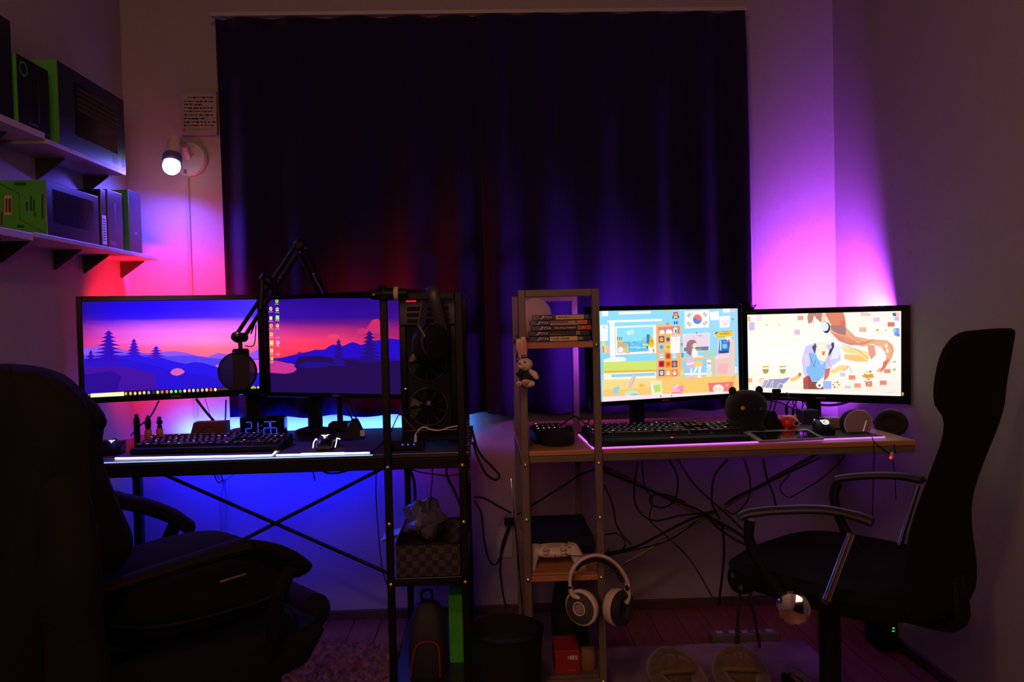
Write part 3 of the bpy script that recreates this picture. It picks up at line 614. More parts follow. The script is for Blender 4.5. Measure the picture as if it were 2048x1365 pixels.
# desk, screen, figure, arcade cabinet
p.poly([(1095,465),(1420,448),(1415,665),(1100,690)], (235,235,245)); p.poly([(1108,478),(1405,462),(1402,640),(1110,660)], (240,220,235)); p.poly([(1108,628),(1402,612),(1400,660),(1112,672)], (120,130,150)); p.rect(1250,640,1320,662,(120,190,150)); p.rect(1275,478,1330,492,(205,185,180)); p.disc(1260,455,10,10,(110,150,180)); p.disc(1232,510,12,12,(225,205,215))
p.poly([(1065,748),(1470,738),(1470,762),(1065,772)], (255,205,110)); p.rect(1065,772,1090,960,(255,190,110)); p.rect(1440,762,1465,970,(255,205,120)); p.poly([(1092,772),(1440,762),(1440,935),(1095,945)], (150,215,250)); p.rect(1120,930,1440,955,(255,250,240),-8)
p.poly([(1340,690),(1395,686),(1395,705),(1340,710)], (255,205,50)); p.poly([(1425,720),(1430,640),(1450,640),(1458,720)], (190,230,110)); p.rect(1080,690,1105,745,(90,160,210)); p.disc(1085,590,10,22,(130,140,180))
p.poly([(1378,770),(1432,768),(1432,970),(1380,972)], (245,245,250)); p.rect(1380,800,1430,828,(190,200,215)); 
for y in (885,935): p.disc(1406,y,20,22,(180,195,215)); p.disc(1406,y,14,16,(245,245,250))
p.poly([(1180,720),(1140,690),(1138,600),(1150,560),(1185,535),(1225,535),(1255,560),(1255,580),(1220,600),(1205,650),(1195,720)], (165,120,130)); p.disc(1230,600,26,34,(255,230,200)); p.poly([(1180,545),(1240,538),(1260,575),(1230,572),(1205,600),(1190,640)], (170,120,135)); p.disc(1212,605,10,14,(170,225,170))
p.poly([(1205,640),(1240,635),(1270,680),(1275,730),(1225,750),(1205,720)], (255,252,252)); p.poly([(1258,720),(1340,725),(1340,740),(1262,742)], (255,235,205)); p.poly([(1130,770),(1200,745),(1230,760),(1225,800),(1140,815)], (250,190,230)); p.poly([(1215,800),(1250,780),(1320,785),(1335,820),(1320,850),(1230,850)], (255,215,120)); p.poly([(1125,855),(1250,840),(1260,862),(1130,880)], (250,180,225)); p.poly([(1140,815),(1225,800),(1215,825),(1145,838)], (245,245,255))
p.poly([(1250,850),(1280,850),(1245,920),(1215,930)], (255,250,248)); p.poly([(1285,850),(1320,850),(1300,940),(1320,985),(1270,980)], (255,250,248)); p.rect(1185,875,1205,960,(255,250,250)); p.line([(1125,985),(1190,960),(1270,985)],12,(250,200,225)); p.disc(1190,995,14,8,(235,180,215))
p.poly([(1065,890),(1100,870),(1110,910),(1105,990),(1070,1000)], (200,230,120)); p.disc(1090,930,26,26,(255,215,160))
p.poly([(1640,540),(1710,520),(1715,960),(1640,968)], (238,212,200)); p.poly([(1520,525),(1650,520),(1645,700),(1505,715)], (245,225,240)); p.poly([(1530,535),(1660,528),(1640,690),(1515,700)], (70,110,190)); p.rect(1536,540,1552,660,(190,240,255)); p.rect(1560,580,1625,640,(90,180,245)); p.rect(1570,545,1625,570,(120,150,235)); p.disc(1592,610,22,24,(130,220,255)); p.poly([(1520,670),(1640,662),(1640,690),(1518,698)], (50,80,130)); p.disc(1530,690,10,10,(230,60,80))
p.poly([(1470,745),(1510,712),(1640,700),(1640,740),(1480,770)], (255,220,225)); p.poly([(1480,770),(1640,745),(1640,950),(1480,965)], (245,205,195)); p.poly([(1520,820),(1640,815),(1615,940),(1500,930)], (250,190,185)); p.poly([(1600,510),(1660,500),(1680,550),(1650,560),(1620,545)], (255,240,235)); p.disc(1640,545,16,14,(220,130,160))
for i in range(5): p.disc(1525+i*24,710,6,5,[(230,90,110),(255,190,90),(120,190,220),(230,120,200),(255,150,90)][i],8)
# sign
p.poly([(1460,460),(1475,440),(1510,428),(1695,415),(1695,500),(1500,512),(1470,495)], (195,250,255)); p.poly([(1468,470),(1485,445),(1515,436),(1690,424),(1690,492),(1505,502),(1478,492)], (255,210,50)); p.poly([(1468,462),(1490,440),(1520,435),(1505,455),(1480,470)], (50,110,200)); p.line([(1520,434),(1690,424)],5,(120,150,190)); p.line([(1500,503),(1600,497)],5,(110,140,60))
p.poly([(1392,1048),(1698,1030),(1680,1140),(1410,1150)], (245,125,115)); p.disc(1515,1115,65,52,(255,245,235)); p.poly([(1600,1060),(1640,1050),(1630,1090),(1600,1095)], (255,160,150))
for a in ((1470,1120,1490,1105),(1492,1125,1500,1105),(1506,1122,1512,1108),(1518,1124,1530,1106),(1536,1120,1556,1104),(1475,1140,1500,1136),(1510,1138,1550,1132)): p.line([a[:2],a[2:]],4,(200,110,120))
p.line([(1655,1025),(1710,950)],5,(225,150,150)); p.line([(1675,1025),(1725,960)],5,(225,160,120)); p.rect(1712,855,1740,930,(255,245,235)); p.line([(1725,870),(1728,915)],4,(150,170,170))
p.poly([(150,1210),(800,1180),(1758,1145),(1760,1200),(150,1275)], (255,232,248)); p.rect(822,1192,842,1214,(110,110,120)); p.disc(832,1203,5,6,(255,232,248),8); p.rect(950,1192,970,1204,(130,120,130)); 
for x in (650,720,780,1080,1150,1220): p.rect(x,1195-(x-650)*.03,x+10,1201-(x-650)*.03,(235,190,205))
p.build('screen_picture', pm, m3)
q1, q2 = atp(1180+1472/5.934, 590+468/5.934, o3, n3), atp(1180+1690/5.934, 590+455/5.934, o3, n3)
Ms = frame((q1+q2)/2+n3*.0060, q2-q1, (0, 0, 1)); sg = glow('sign_ink', S(35, 75, 120), 1)
text('sign_letters', 'VHONKEY!', .0105, sg, Ms @ T(.001, -.0005, 0), m3, .0002, sx=.78); text('sign_letters', 'THE LAST OF', .0042, sg, Ms @ T(.003, .0075, 0), m3, .0002)
# -- fourth screen: washed-out drawing
p = Pic(o4, n4, quad_of(m4, M4, 0.315, 0.0185, 0.026), (1470, 590), 5.389)
p.grid([100,900,1790],[([170,170,170],[(255,255,235),(255,255,240),(255,250,240)]),([650,660,670],[(255,255,252),(255,255,255),(255,255,255)]),([1110,1110,1120],[(255,250,225),(255,246,220),(255,240,230)])])
r = random.Random(11)
for x, y, w, h, c in ((135,235,30,55,(255,195,150)),(150,295,60,90,(225,190,250)),(230,215,60,70,(255,225,250)),(675,228,62,45,(235,175,150)),(1355,190,75,40,(250,210,225)),(1490,245,70,45,(235,205,245)),(1645,295,75,48,(225,130,110)),(1720,240,50,40,(200,195,255)),(1715,360,55,80,(130,160,250)),(1700,370,40,30,(140,235,200)),(1740,420,35,30,(120,140,240)),(640,375,60,55,(235,200,235)),(735,720,48,52,(205,60,70)),(800,660,40,45,(215,90,90)),(850,810,42,50,(225,110,110)),(880,880,45,30,(215,80,85)),(1225,868,72,48,(240,150,125)),(1285,955,72,48,(245,165,140)),(1410,935,68,55,(230,140,125)),(1560,925,75,48,(235,145,125)),(1605,800,72,45,(235,155,135)),(1130,840,60,40,(225,210,225)),(135,900,50,45,(255,180,110)),(1180,980,70,30,(215,215,235)),(1520,372,30,18,(190,190,40)),(1610,376,28,12,(225,220,110)),(1700,715,35,14,(205,195,40)),(1705,795,26,25,(165,215,60)),(950,930,90,85,(170,190,255)),(1340,350,75,50,(240,190,170)),(1720,190,50,50,(255,205,190))):
    p.rect(x, y, x+w, y+h, c)
p.poly([(1425,205),(1460,205),(1460,222),(1425,222)], (225,205,110)); p.poly([(1700,195),(1735,195),(1735,228),(1700,228)], (30,70,100)); p.line([(1705,222),(1730,200)],6,(120,210,255))
# left plush-like outline
cm = (255,246,205); p.line([(240,620),(260,560),(350,540),(520,545),(620,575),(660,640),(690,760),(690,880)],4,cm); p.line([(260,560),(210,700),(185,830),(200,900)],4,cm); p.line([(280,660),(420,650),(600,655)],5,(255,250,215)); p.disc(345,325,10,14,(235,225,150)); p.disc(475,322,9,10,(235,225,150)); p.line([(260,300),(300,250),(520,250),(570,320),(580,380)],4,cm); p.line([(640,350),(620,480),(700,500)],4,(255,235,170))
for x in (295,480): p.poly([(x,803),(x+70,800),(x+65,830),(x+50,850),(x+15,848)], (185,165,70)); p.poly([(x,770),(x+72,765),(x+72,780),(x,785)], (215,195,110))
p.poly([(280,1000),(320,920),(400,910),(520,905),(590,885),(570,925),(520,965),(510,1010)], (165,160,200))
for a in ([(285,1000),(345,920),(370,925),(315,1003)], [(370,1003),(400,930),(415,930),(400,1003)], [(450,1003),(480,955),(545,965)]): p.line(a, 6, (255,250,235))
p.poly([(590,900),(640,890),(700,840),(715,880),(660,920),(610,935)], (255,205,120)); p.disc(700,860,16,22,(200,130,80)); p.disc(275,930,28,26,(255,230,200)); p.line([(265,905),(315,905)],6,(215,150,110))
# hair, headset, jacket
p.poly([(795,185),(1165,185),(1185,240),(1200,350),(1180,380),(1100,330),(1040,330),(960,190)], (232,140,112)); p.poly([(795,185),(940,185),(930,300),(880,260),(850,215),(830,300),(790,310),(780,240)], (200,140,125)); p.line([(860,190),(840,260),(845,310)],5,(170,110,100)); p.poly([(1130,285),(1190,275),(1195,350),(1140,340)], (230,120,100))
p.poly([(1020,330),(1190,330),(1220,380),(1300,450),(1450,480),(1640,490),(1700,540),(1715,600),(1690,680),(1640,760),(1580,830),(1520,830),(1600,740),(1640,660),(1580,560),(1490,530),(1380,560),(1220,520),(1080,450),(1030,410)], (245,185,140))
p.poly([(1030,330),(1180,325),(1200,380),(1190,440),(1110,420),(1040,380)], (175,130,130)); p.poly([(1040,410),(1180,450),(1330,520),(1500,480),(1400,530),(1250,545),(1120,500)], (232,150,125)); p.poly([(1430,545),(1500,540),(1520,640),(1470,700),(1440,640)], (240,165,140)); p.poly([(1600,720),(1660,700),(1620,790),(1560,845)], (230,130,100))
p.poly([(1140,560),(1300,580),(1420,610),(1450,680),(1420,730),(1300,640),(1180,620)], (255,230,160)); p.poly([(1180,640),(1340,650),(1440,720),(1300,720),(1180,690)], (255,205,130))
for a in ([(1060,430),(1200,520),(1380,540),(1510,480)], [(1210,370),(1290,470),(1400,520)], [(1160,540),(1330,600),(1440,690)], [(1500,530),(1620,600),(1640,690)], [(1080,340),(1180,430),(1300,500)], [(1660,520),(1700,600),(1670,690)]): p.line(a, 5, (225,120,95))
for x, y in ((1630,550),(1640,605)): p.disc(x, y, 16, 24, (255,240,225))
p.poly([(940,185),(980,185),(985,310),(945,310)], (250,220,190)); p.disc(985,355,42,60,(60,60,100)); p.disc(970,345,40,48,(235,245,255)); p.line([(940,190),(942,300)],4,(215,160,130))
p.poly([(760,560),(850,520),(1060,510),(1130,600),(1140,700),(1010,790),(960,900),(830,930),(740,860),(720,700)], (215,210,255)); p.poly([(870,520),(1060,515),(1000,660),(960,720),(880,690)], (255,246,225)); p.poly([(800,620),(870,640),(930,760),(990,710),(960,860),(900,935),(830,930),(770,830)], (140,195,250)); p.poly([(730,640),(800,640),(810,760),(770,780)], (235,215,255)); p.poly([(830,565),(870,520),(880,560),(860,640)], (100,80,110)); p.poly([(1040,520),(1065,510),(1070,560),(1020,660),(1005,650)], (80,70,110)); p.poly([(1075,540),(1140,560),(1120,680),(1030,700)], (240,240,255)); p.line([(800,640),(855,780),(870,700)],5,(90,120,170)); p.line([(1020,640),(1000,710),(1040,790)],6,(235,140,140)); p.poly([(940,610),(975,610),(960,655),(940,650)], (215,140,110)); p.disc(1015,560,30,26,(215,205,250))
p.poly([(735,905),(800,870),(830,935),(940,940),(955,1020),(740,1018)], (150,85,75)); p.poly([(740,905),(790,890),(790,1018),(742,1018)], (185,90,85)); p.disc(912,972,38,36,(255,255,250)); p.disc(912,978,16,14,(130,130,130)); p.poly([(735,900),(790,865),(780,900),(740,935)], (225,90,95)); p.poly([(970,800),(1030,790),(1010,880),(960,930)], (225,120,100))
for x, y, s_ in ((1090,970,30),(1440,860,36),(1430,935,26),(1640,720,24),(1190,790,22)):
    for i in range(6): p.disc(x+s_*math.cos(i*1.05), y+s_*math.sin(i*1.05), s_*.4, s_*.3, [(225,150,90),(255,210,130),(190,110,80)][i % 3], 8, new=(i == 0))
p.poly([(1560,740),(1600,745),(1580,790),(1540,780)], (255,252,245)); p.poly([(1020,830),(1130,760),(1230,760),(1180,800),(1060,850)], (255,225,140)); p.line([(1150,830),(1230,770),(1260,850)],5,(215,150,80))
p.poly([(1360,870),(1480,850),(1500,890),(1440,900),(1380,885)], (235,165,60))
p.poly([(138,1012),(900,1030),(1775,1062),(1775,1110),(138,1050)], (255,248,246)); p.rect(720,1030,740,1042,(255,225,215)); p.rect(1640,1052,1700,1062,(240,215,215),1)
p.build('screen_picture', pm, m4)

# ------------------------------------------------------------------ things on the black desk
padm = mat('dark_mouse_mat', (.012, .008, .009), .7, bump=.3, bs=900)
def pad(name, label, pts, z, th=.004):
    t = thing(name, label, 'mouse pad', (pts[0][0], pts[0][1], z), 'mouse pads on the desks')
    MB().prism(pts, z+.0003, z+th).build('mat', padm, t, False, bevel=.001); return t
def edge_light(t, pts, z, m_, r=.0022):
    MB().tube([(x, y, z) for x, y in pts], r, 6).build('light_edge', m_, t)
kp = [(-1.045, 2.262), (-.600, 2.238), (-.628, 2.50), (-1.06, 2.52)]
pl = pad('mouse_pad', 'dark pad with white glowing front edge under the left keyboard', kp, zL)
edge_light(pl, [(-1.04, 2.259), (-.600, 2.2345), (-.614, 2.36)], zL+.0026, glow('white_edge_light', (.85, .92, 1), 4))
mp = [(-.590, 2.236), (-.325, 2.232), (-.315, 2.46), (-.605, 2.47)]
pl = pad('mouse_pad', 'dark pad with glowing front edge under the wired mouse, left desk', mp, zL)
edge_light(pl, [(-.588, 2.2335), (-.33, 2.2295)], zL+.0026, MATS['white_edge_light'])
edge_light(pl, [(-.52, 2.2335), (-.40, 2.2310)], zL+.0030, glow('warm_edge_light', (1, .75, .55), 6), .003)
# keyboards
def keymesh(w, lc):
    hw, d, h = w/2, .0078, .0085
    mb = MB().add([(-hw,-d,0),(hw,-d,0),(hw,d,0),(-hw,d,0),(-hw+.002,-d+.0025,h),(hw-.002,-d+.0025,h),(hw-.002,d-.001,h),(-hw+.002,d-.001,h),
                   (-.0022,-.0020,h+.0001),(.0018,-.0020,h+.0001),(.0018,.0030,h+.0001),(-.0022,.0030,h+.0001)],
                  [(3,2,1,0),(4,5,6,7),(0,1,5,4),(1,2,6,5),(2,3,7,6),(3,0,4,7),(8,9,10,11)])
    me = bpy.data.meshes.new('key'); me.from_pydata([tuple(v) for v in mb.v], [], mb.f); me.materials.append(mat('black_keycap', (.005, .0048, .0048), .5, spec=.25)); me.materials.append(lc)
    me.polygons[6].material_index = 1; return me
def keyboard(label, M, legends, front=None, W=.44):
    """M: local x along the board, y away, z up, origin at front-left of the base"""
    o = M.translation; t = thing('keyboard', label, 'keyboard', tuple(o))
    D = .150
    MB().add([(0,0,0),(W,0,0),(W,D,0),(0,D,0),(0,0,.016),(W,0,.016),(W,D,.030),(0,D,.030)], [(3,2,1,0),(4,5,6,7),(0,1,5,4),(1,2,6,5),(2,3,7,6),(3,0,4,7)], M).build('case', blackp, t, False, bevel=.004)
    cache = {}; U_ = (W-.012)/22.6; r = random.Random(5)
    rows = [[1]*1+[0]+[1]*4+[0.5,1,1,1,1,.5,1,1,1,1,.25,1,1,1], [1]*13+[2,-.25,1,1,1,-.25,1,1,1,1], [1.5]+[1]*12+[1.5,-.25,1,1,1,-.25,1,1,1,1], [1.75]+[1]*11+[2.25,-3.5,1,1,1], [2.25]+[1]*10+[2.75,-1.25,1,-1.25,1,1,1,1], [1.25,1.25,1.25,6.25,1.25,1.25,1.25,1.25,-.25,1,1,1,-.25,2,1,1]]
    rows[0] = [1,-1,1,1,1,1,-.5,1,1,1,1,-.5,1,1,1,1,-.25,1,1,1]
    for j, row in enumerate(rows):
        y = D-.016-j*.0212-(.004 if j else 0); z = .016+.014*y/D; x = .006
        for k, w in enumerate(row):
            if w < 0: x += -w*U_; continue
            lc = (front[k % len(front)] if front and j == 5 else legends[r.randrange(len(legends))])
            key = (w, lc.name)
            if key not in cache: cache[key] = keymesh(w*U_-.0016, lc)
            ob = bpy.data.objects.new('key', cache[key]); COL.objects.link(ob); par(ob, t)
            ob.matrix_basis = Matrix.Translation(-o+o) @ M @ T(x+w*U_/2, y, z) @ RX(5)
            x += w*U_
    return t
off = mat('dull_legend', (.05, .045, .04), .5); dim = glow('dim_legend', (.35, .34, .30), .35); brt = glow('white_legend', (.9, .9, .85), 1.0)
kl = on(263, 902, zL+.004); krr = on(551, 898, zL+.004)
ul = (krr-kl).normalized(); MK = frame(Vector((-1.02, 2.305, zL+.0045)), (.9985, -.035, 0), (0, 1, 0))
keyboard('black keyboard with faintly lit keys on the left desk', MK, [off, dim, dim, dim, brt], W=.425)
# right keyboard with coloured lights
cols = [glow('legend_'+n, c, 1) for n, c in (('violet', (.12, .03, .5)), ('blue', (.03, .06, .6)), ('teal', (.02, .35, .35)), ('lime', (.35, .45, .03)), ('olive', (.2, .25, .02)))]
MKR = frame(Vector((.292, 2.305, zR+.0052)), (.9995, .02, 0), (0, 1, 0))
kr = keyboard('black keyboard with rainbow lit front row on the right desk', MKR, [off, dim, dim, brt, dim, cols[2]], [cols[0], cols[1], cols[2], cols[2], cols[3], cols[4], cols[1], cols[1], off, cols[1], cols[2], cols[1], cols[2], cols[2], off, off], W=.455)
MB().box(-.004, .459, -.062, -.004, 0, .014, MKR).build('wrist_rest', blackm, kr, False, bevel=.004)
MB().ell((.235, -.040, .0148), (.004, .004, .0015), 10, 5, MKR).build('red_light', glow('red_light', (1, .03, .04), 1.5), kr)
# mice
def mouse(label, M, L, logo, m_=blackg, side=None, gap=True):
    t = thing('computer_mouse', label, 'computer mouse', tuple(M.translation), 'mice on the desks')
    rings = []
    for i in range(15):
        u = i/14; y = L*u; w = .031*(math.sin(math.pi*min(.97, max(.04, .10+.84*u)))**.35)*(1-.10*math.sin(math.pi*u)); h = .040*(math.sin(math.pi*min(.985, max(.06, .10+.80*u)))**.65)*(1-.18*u)
        rings.append([(w*math.copysign(abs(math.cos(a))**.7, math.cos(a)), y, max(0, h*math.copysign(abs(math.sin(a))**.8, math.sin(a)))) for a in [math.pi*k/12 for k in range(13)]])
    MB().loft(rings, True, M).build('shell', m_, t)
    MB().tube([(0, L*.62, .036), (0, L*.70, .036), (0, L*.78, .032)], .0045, 8, 1, M).build('scroll_wheel', blackm, t)
    for s_ in (-1, 1): MB().prism([(s_*.002, L*.52), (s_*.026, L*.56), (s_*.024, L*.95), (s_*.002, L*.98)], .002, .0305, M).build('button', m_, t, bevel=.003)
    if logo: logo(t, M)
    return t
logom = glow('white_logo_light', (.9, .88, 1), 1.6)
def snake_logo(z, s_):
    def f(t, M):
        mb = MB()
        for a in (90, 210, 330):
            A = M @ T(0, .030, z) @ RX(24) @ RZ(a)
            mb.tube([(0, 0, 0), (.35*s_, .25*s_, 0), (.2*s_, .65*s_, 0), (.55*s_, s_, 0)], [.22*s_, .24*s_, .18*s_, .05*s_], 5, .4, A)
        mb.build('glowing_logo', logom, t)
    return f
def arcs(t, M):
    for s_ in (-1, 1): MB().tube(cr([(s_*.0315, .012, .006), (s_*.0325, .030, .020), (s_*.030, .052, .026), (s_*.034, .075, .020)], 5), .0016, 6, 1, M).build('side_light', logom, t)
    snake_logo(.0368, .012)(t, M)
c = on(642, 903, zL+.004)
mouse('glossy black mouse with white light arcs on the left desk', frame((c.x+.004, 2.285, zL+.0045), (1, 0, 0), (0, 1, 0)), .115, arcs)
c = on(203, 895, zL)
mouse('plain black mouse at the left end of the left desk', frame((-1.228, 2.372, zL+.0005), (.5, -.87, 0), (.87, .5, 0)), .11, None, blackp)
mouse('small dark mouse with tiny white logo left of the left keyboard', frame((-1.088, 2.33, zL+.0005), (.98, .2, 0), (-.2, .98, 0)), .10, snake_logo(.037, .009), blackp)
def owl(t, M):
    mb = MB(); A = M @ T(-.002, .022, .0345) @ RX(38)
    mb.torus(.0085, .002, 16, 5, A, flat=.5); mb.ell((.001, 0, 0), (.005, .0028, .001), 10, 5, A); mb.tube([(-.006, .008, 0), (-.012, .004, 0), (-.013, .010, 0)], [.002, .0025, .001], 5, .4, A)
    mb.build('glowing_logo', logom, t)
mouse('black mouse with round white logo between tablet and headset', frame((1.012, 2.342, zR+.0045), (.97, -.2, 0), (.2, .97, 0)), .112, owl, blackp)
# mouse bungees
def bungee(label, c, s_=1, lean=.02, cols=blackp):
    t = thing('mouse_bungee', label, 'mouse bungee', tuple(c), 'mouse bungees on the desks'); M = T(*c)
    MB().add([(-.034,-.03,0),(.034,-.03,0),(.034,.03,0),(-.034,.03,0),(-.008,-.008,.062*s_),(.010,-.008,.062*s_),(.010,.010,.062*s_),(-.008,.010,.062*s_)], [(3,2,1,0),(4,5,6,7),(0,1,5,4),(1,2,6,5),(2,3,7,6),(3,0,4,7)], M).build('base', cols, t, False, bevel=.003)
    for d in (-.006, .008): MB().tube(cr([(d, 0, .058*s_), (d+lean*.5, .004, .090*s_), (d*1.4+lean, .008, .124*s_)], 5), .0022, 6, 1, M).build('spring_arm', blackp, t)
    MB().box(lean-.012, lean+.014, .002, .014, .116*s_, .128*s_, M).build('clip', blackp, t, False, bevel=.002)
    return t
b_ = on(1545, 862, zR+.004); bungee('black mouse bungee behind the tablet', (b_.x, b_.y+.01, zR+.0045), 1, .02)
b_ = on(708, 882, zL); tb = bungee('black mouse bungee with pale tag right of the glossy mouse', (b_.x, b_.y+.02, zL+.0045), 1.0, -.03)
MB().box(.030, .044, -.032, -.030, .012, .030, T(b_.x, b_.y+.02, zL+.0045) @ RZ(-12)).build('pale_tag', mat('pale_tag', (.5, .52, .6), .5), tb, False)
# small stuff at the back left of the black desk
c = on(275, 889, zL); t = thing('tube_lamp', 'tall thin black cylinder standing left of the left keyboard', 'cylinder', (c.x, c.y, zL))
MB().lathe([(.0088, .0005), (.0092, .003), (.0092, .080), (.0088, .082)], 20, T(c.x, c.y, zL)).build('body', blackp, t); MB().lathe([(.0058, .0825), (.0058, .093), (.0045, .0945), (0, .0945)], 16, T(c.x, c.y, zL)).build('cap', blackp, t)
def dropper(px, py, hc, label, knob):
    c = on(px, py, zL); t = thing('dropper_bottle', label, 'bottle', (c.x, c.y, zL), 'small bottles behind the left keyboard'); M = T(c.x, c.y, zL)
    MB().lathe([(.0105, .0005), (.0115, .002), (.0115, .026), (.009, .031), (.006, .033)], 18, M).build('bottle_body', mat('orange_clear_body', (.55, .16, .05), .2), t)
    MB().lathe([(.008, .0335), (.008, .040), (.0045, .043), (.0095, .048), (.0095, .056), (.005, .060), (.007, .064), (.0045, hc), (0, hc)] if not knob else [(.0085, .0335), (.0095, .040), (.0105, .052), (.0085, .064), (.004, .072), (.002, hc), (0, hc)], 16, M).build('bottle_cap', blackp, t)
dropper(297, 878, .078, 'small amber bottle with rounded black cap behind left keyboard', True)
dropper(320, 876, .070, 'smaller amber bottle with ringed black cap behind left keyboard', False)
c0, c1 = on(370, 885, zL), on(441, 884, zL); Yc = c0.y+.05
t = thing('speaker_box', 'low dark trapezoid box with curved front behind the left keyboard', 'box', ((c0.x+c1.x)/2, Yc, zL))
MB().add([(c0.x,Yc-.02,zL+.0005),(c1.x+.004,Yc-.02,zL+.0005),(c1.x+.004,Yc+.03,zL+.0005),(c0.x,Yc+.03,zL+.0005),(c0.x+.014,Yc-.012,zL+.058),(c1.x+.004,Yc-.012,zL+.058),(c1.x+.004,Yc+.03,zL+.058),(c0.x+.014,Yc+.03,zL+.058)], [(3,2,1,0),(4,5,6,7),(0,1,5,4),(1,2,6,5),(2,3,7,6),(3,0,4,7)]).build('body', mat('dark_red_plastic', (.09, .02, .025), .5), t, False, bevel=.003)
MB().torus(.030, .004, 20, 6, T((c0.x+c1.x)/2+.008, Yc-.019, zL+.016) @ RX(82), 10, 170).build('front_arch', MATS['dark_red_plastic'], t)
# clock
a, b = at(480, 836, 2.58), at(568, 836, 2.575); t = thing('digital_clock', 'black digital clock showing 21:26 in blue behind the left keyboard', 'clock', ((a.x+b.x)/2, 2.59, zL))
MB().box(a.x, b.x, 2.575, 2.615, zL+.0005, a.z).build('body', blackg, t, False, bevel=.002)
dgm = glow('blue_digit', (.03, .06, 1), 1.0)
SEG = {'2': 'abged', '1': 'bc', '6': 'acdefg'}
def digit(ch, x, z, w, h):
    th = w*.16; mb = MB(); q = {'a': (0, h, w, h), 'g': (0, h/2, w, h/2), 'd': (0, 0, w, 0), 'f': (0, h/2, 0, h), 'b': (w, h/2, w, h), 'e': (0, 0, 0, h/2), 'c': (w, 0, w, h/2)}
    for s_ in SEG[ch]:
        x0, z0, x1, z1 = q[s_]
        if z0 == z1: mb.box(x+x0+th*.4, x+x1-th*.4, 2.5738, 2.5747, z+z0-th/2, z+z0+th/2)
        else: mb.box(x+x0-th/2, x+x0+th/2, 2.5738, 2.5747, z+min(z0,z1)+th*.4, z+max(z0,z1)-th*.4)
    mb.build('digit', dgm, t, False)
zb = at(500, 870, 2.575).z; zt_ = at(500, 845, 2.575).z; h = zt_-zb
for ch, p0 in (('2', 491.5), ('1', 514.3), ('2', 527.5), ('6', 541.5)):
    x = at(p0, 850, 2.575).x
    digit(ch, x if ch != '1' else x-.016, zb, .0185, h)
x = at(522.5, 850, 2.575).x
for dz in (.3, .7): MB().box(x-.0015, x+.0015, 2.5738, 2.5747, zb+h*dz-.0015, zb+h*dz+.0015).build('colon_dot', dgm, t, False)
# thin flat console under the second monitor
c = on(605, 868, zL)
# ------------------------------------------------------------------ microphone on a boom arm
t = thing('microphone_arm', 'black boom arm holding a microphone with round pop filter', 'microphone', (-.42, 2.76, zL))
A0, A1, A2 = at(478, 676, 2.30), at(600, 492, 2.50), at(668, 640, 2.765)
A3 = at(690, 700, 2.80); A3.z = zL
def arm(p, q, name):
    d = (q-p).normalized(); sd = d.cross(Vector((0, 1, 0))).normalized()
    for s_ in (-1, 1): MB().tube([p+sd*.011*s_, q+sd*.011*s_], .006, 8).build(name, blackmet, t)
def spring(p, q):
    n = 90; d = q-p; u = d.normalized(); a = u.cross(Vector((0, 1, 0))).normalized(); b2 = u.cross(a); turns = 30
    MB().tube([p+d*(i/(turns*6))+(a*math.cos(i*math.pi/3)+b2*math.sin(i*math.pi/3))*.0045 for i in range(turns*6+1)], .001, 4).build('spring', mat('dark_steel', (.2, .2, .2), .3, 1), t)
arm(A1, A0, 'boom_tube'); arm(A1+(A2-A1)*.03, A2, 'boom_tube')
spring(A1+(A2-A1)*.35, A1+(A2-A1)*.75); spring(A1+(A0-A1)*.12, A1+(A0-A1)*.36)
MB().ell(tuple(A1), (.020, .018, .022), 16, 10).tube([A1+Vector((0, -.03, 0)), A1+Vector((0, .03, 0))], .012, 12).build('elbow_joint', blackmet, t)
for dx, dz in ((-.012, .006), (.010, .004), (.022, -.010), (.004, -.022)): MB().ell((A1.x+dx, A1.y-.022, A1.z+dz), (.0026, .002, .0026), 8, 6).build('bolt', steel, t)
MB().tube([A2, Vector((A2.x+.01, A2.y, zL+.10)), Vector((A2.x+.012, A2.y, zL+.0005))], .010, 12).build('post', blackmet, t)
MB().box(A2.x-.02, A2.x+.045, A2.y-.055, A2.y+.022, zL+.0005, zL+.028).build('desk_clamp', blackmet, t, False, bevel=.003)
h0, h1 = at(535, 556, 2.37), at(548, 600, 2.36)
MB().tube(cr([at(522, 552, 2.36), at(536, 562, 2.37), at(560, 590, 2.40)], 4), [.010]*4+[.016]*4+[.012], 10).build('clip', blackmet, t)
MB().tube([at(524, 562, 2.36), at(520, 620, 2.34)], .009, 8).build('hanging_handle', blackmet, t)
MB().tube([A0+Vector((-.006, -.02, .004)), A0+Vector((.010, .02, 0))], .013, 12).ell(tuple(A0), (.020, .016, .015), 14, 8).build('swivel_joint', blackmet, t)
MB().ell(tuple(at(474, 668, 2.275)), (.008, .006, .008), 10, 6).build('thumb_screw', chrome, t)
m0 = at(481, 698, 2.29); mb0 = at(484, 788, 2.29)
MB().tube([A0, Vector((m0.x, m0.y, m0.z+.012)), m0], .006, 8).build('mount', blackmet, t)
MB().lathe([(.0, 0), (.021, 0), (.023, .004), (.023, m0.z-mb0.z-.006), (.020, m0.z-mb0.z), (0, m0.z-mb0.z)], 24, T((m0.x+mb0.x)/2, 2.29, mb0.z)).build('microphone_body', blackm, t)
pf = at(475, 744, 2.245)
MB().torus(.052, .0028, 40, 8, T(*pf) @ RX(90)).build('filter_ring', blackp, t)
MB().lathe([(0, 0), (.0515, 0), (.0515, .0008), (0, .0008)], 36, T(*pf) @ RX(90)).build('filter_mesh', mat('sheer_black_mesh', (.02, .018, .03), .8, alpha=.82), t)
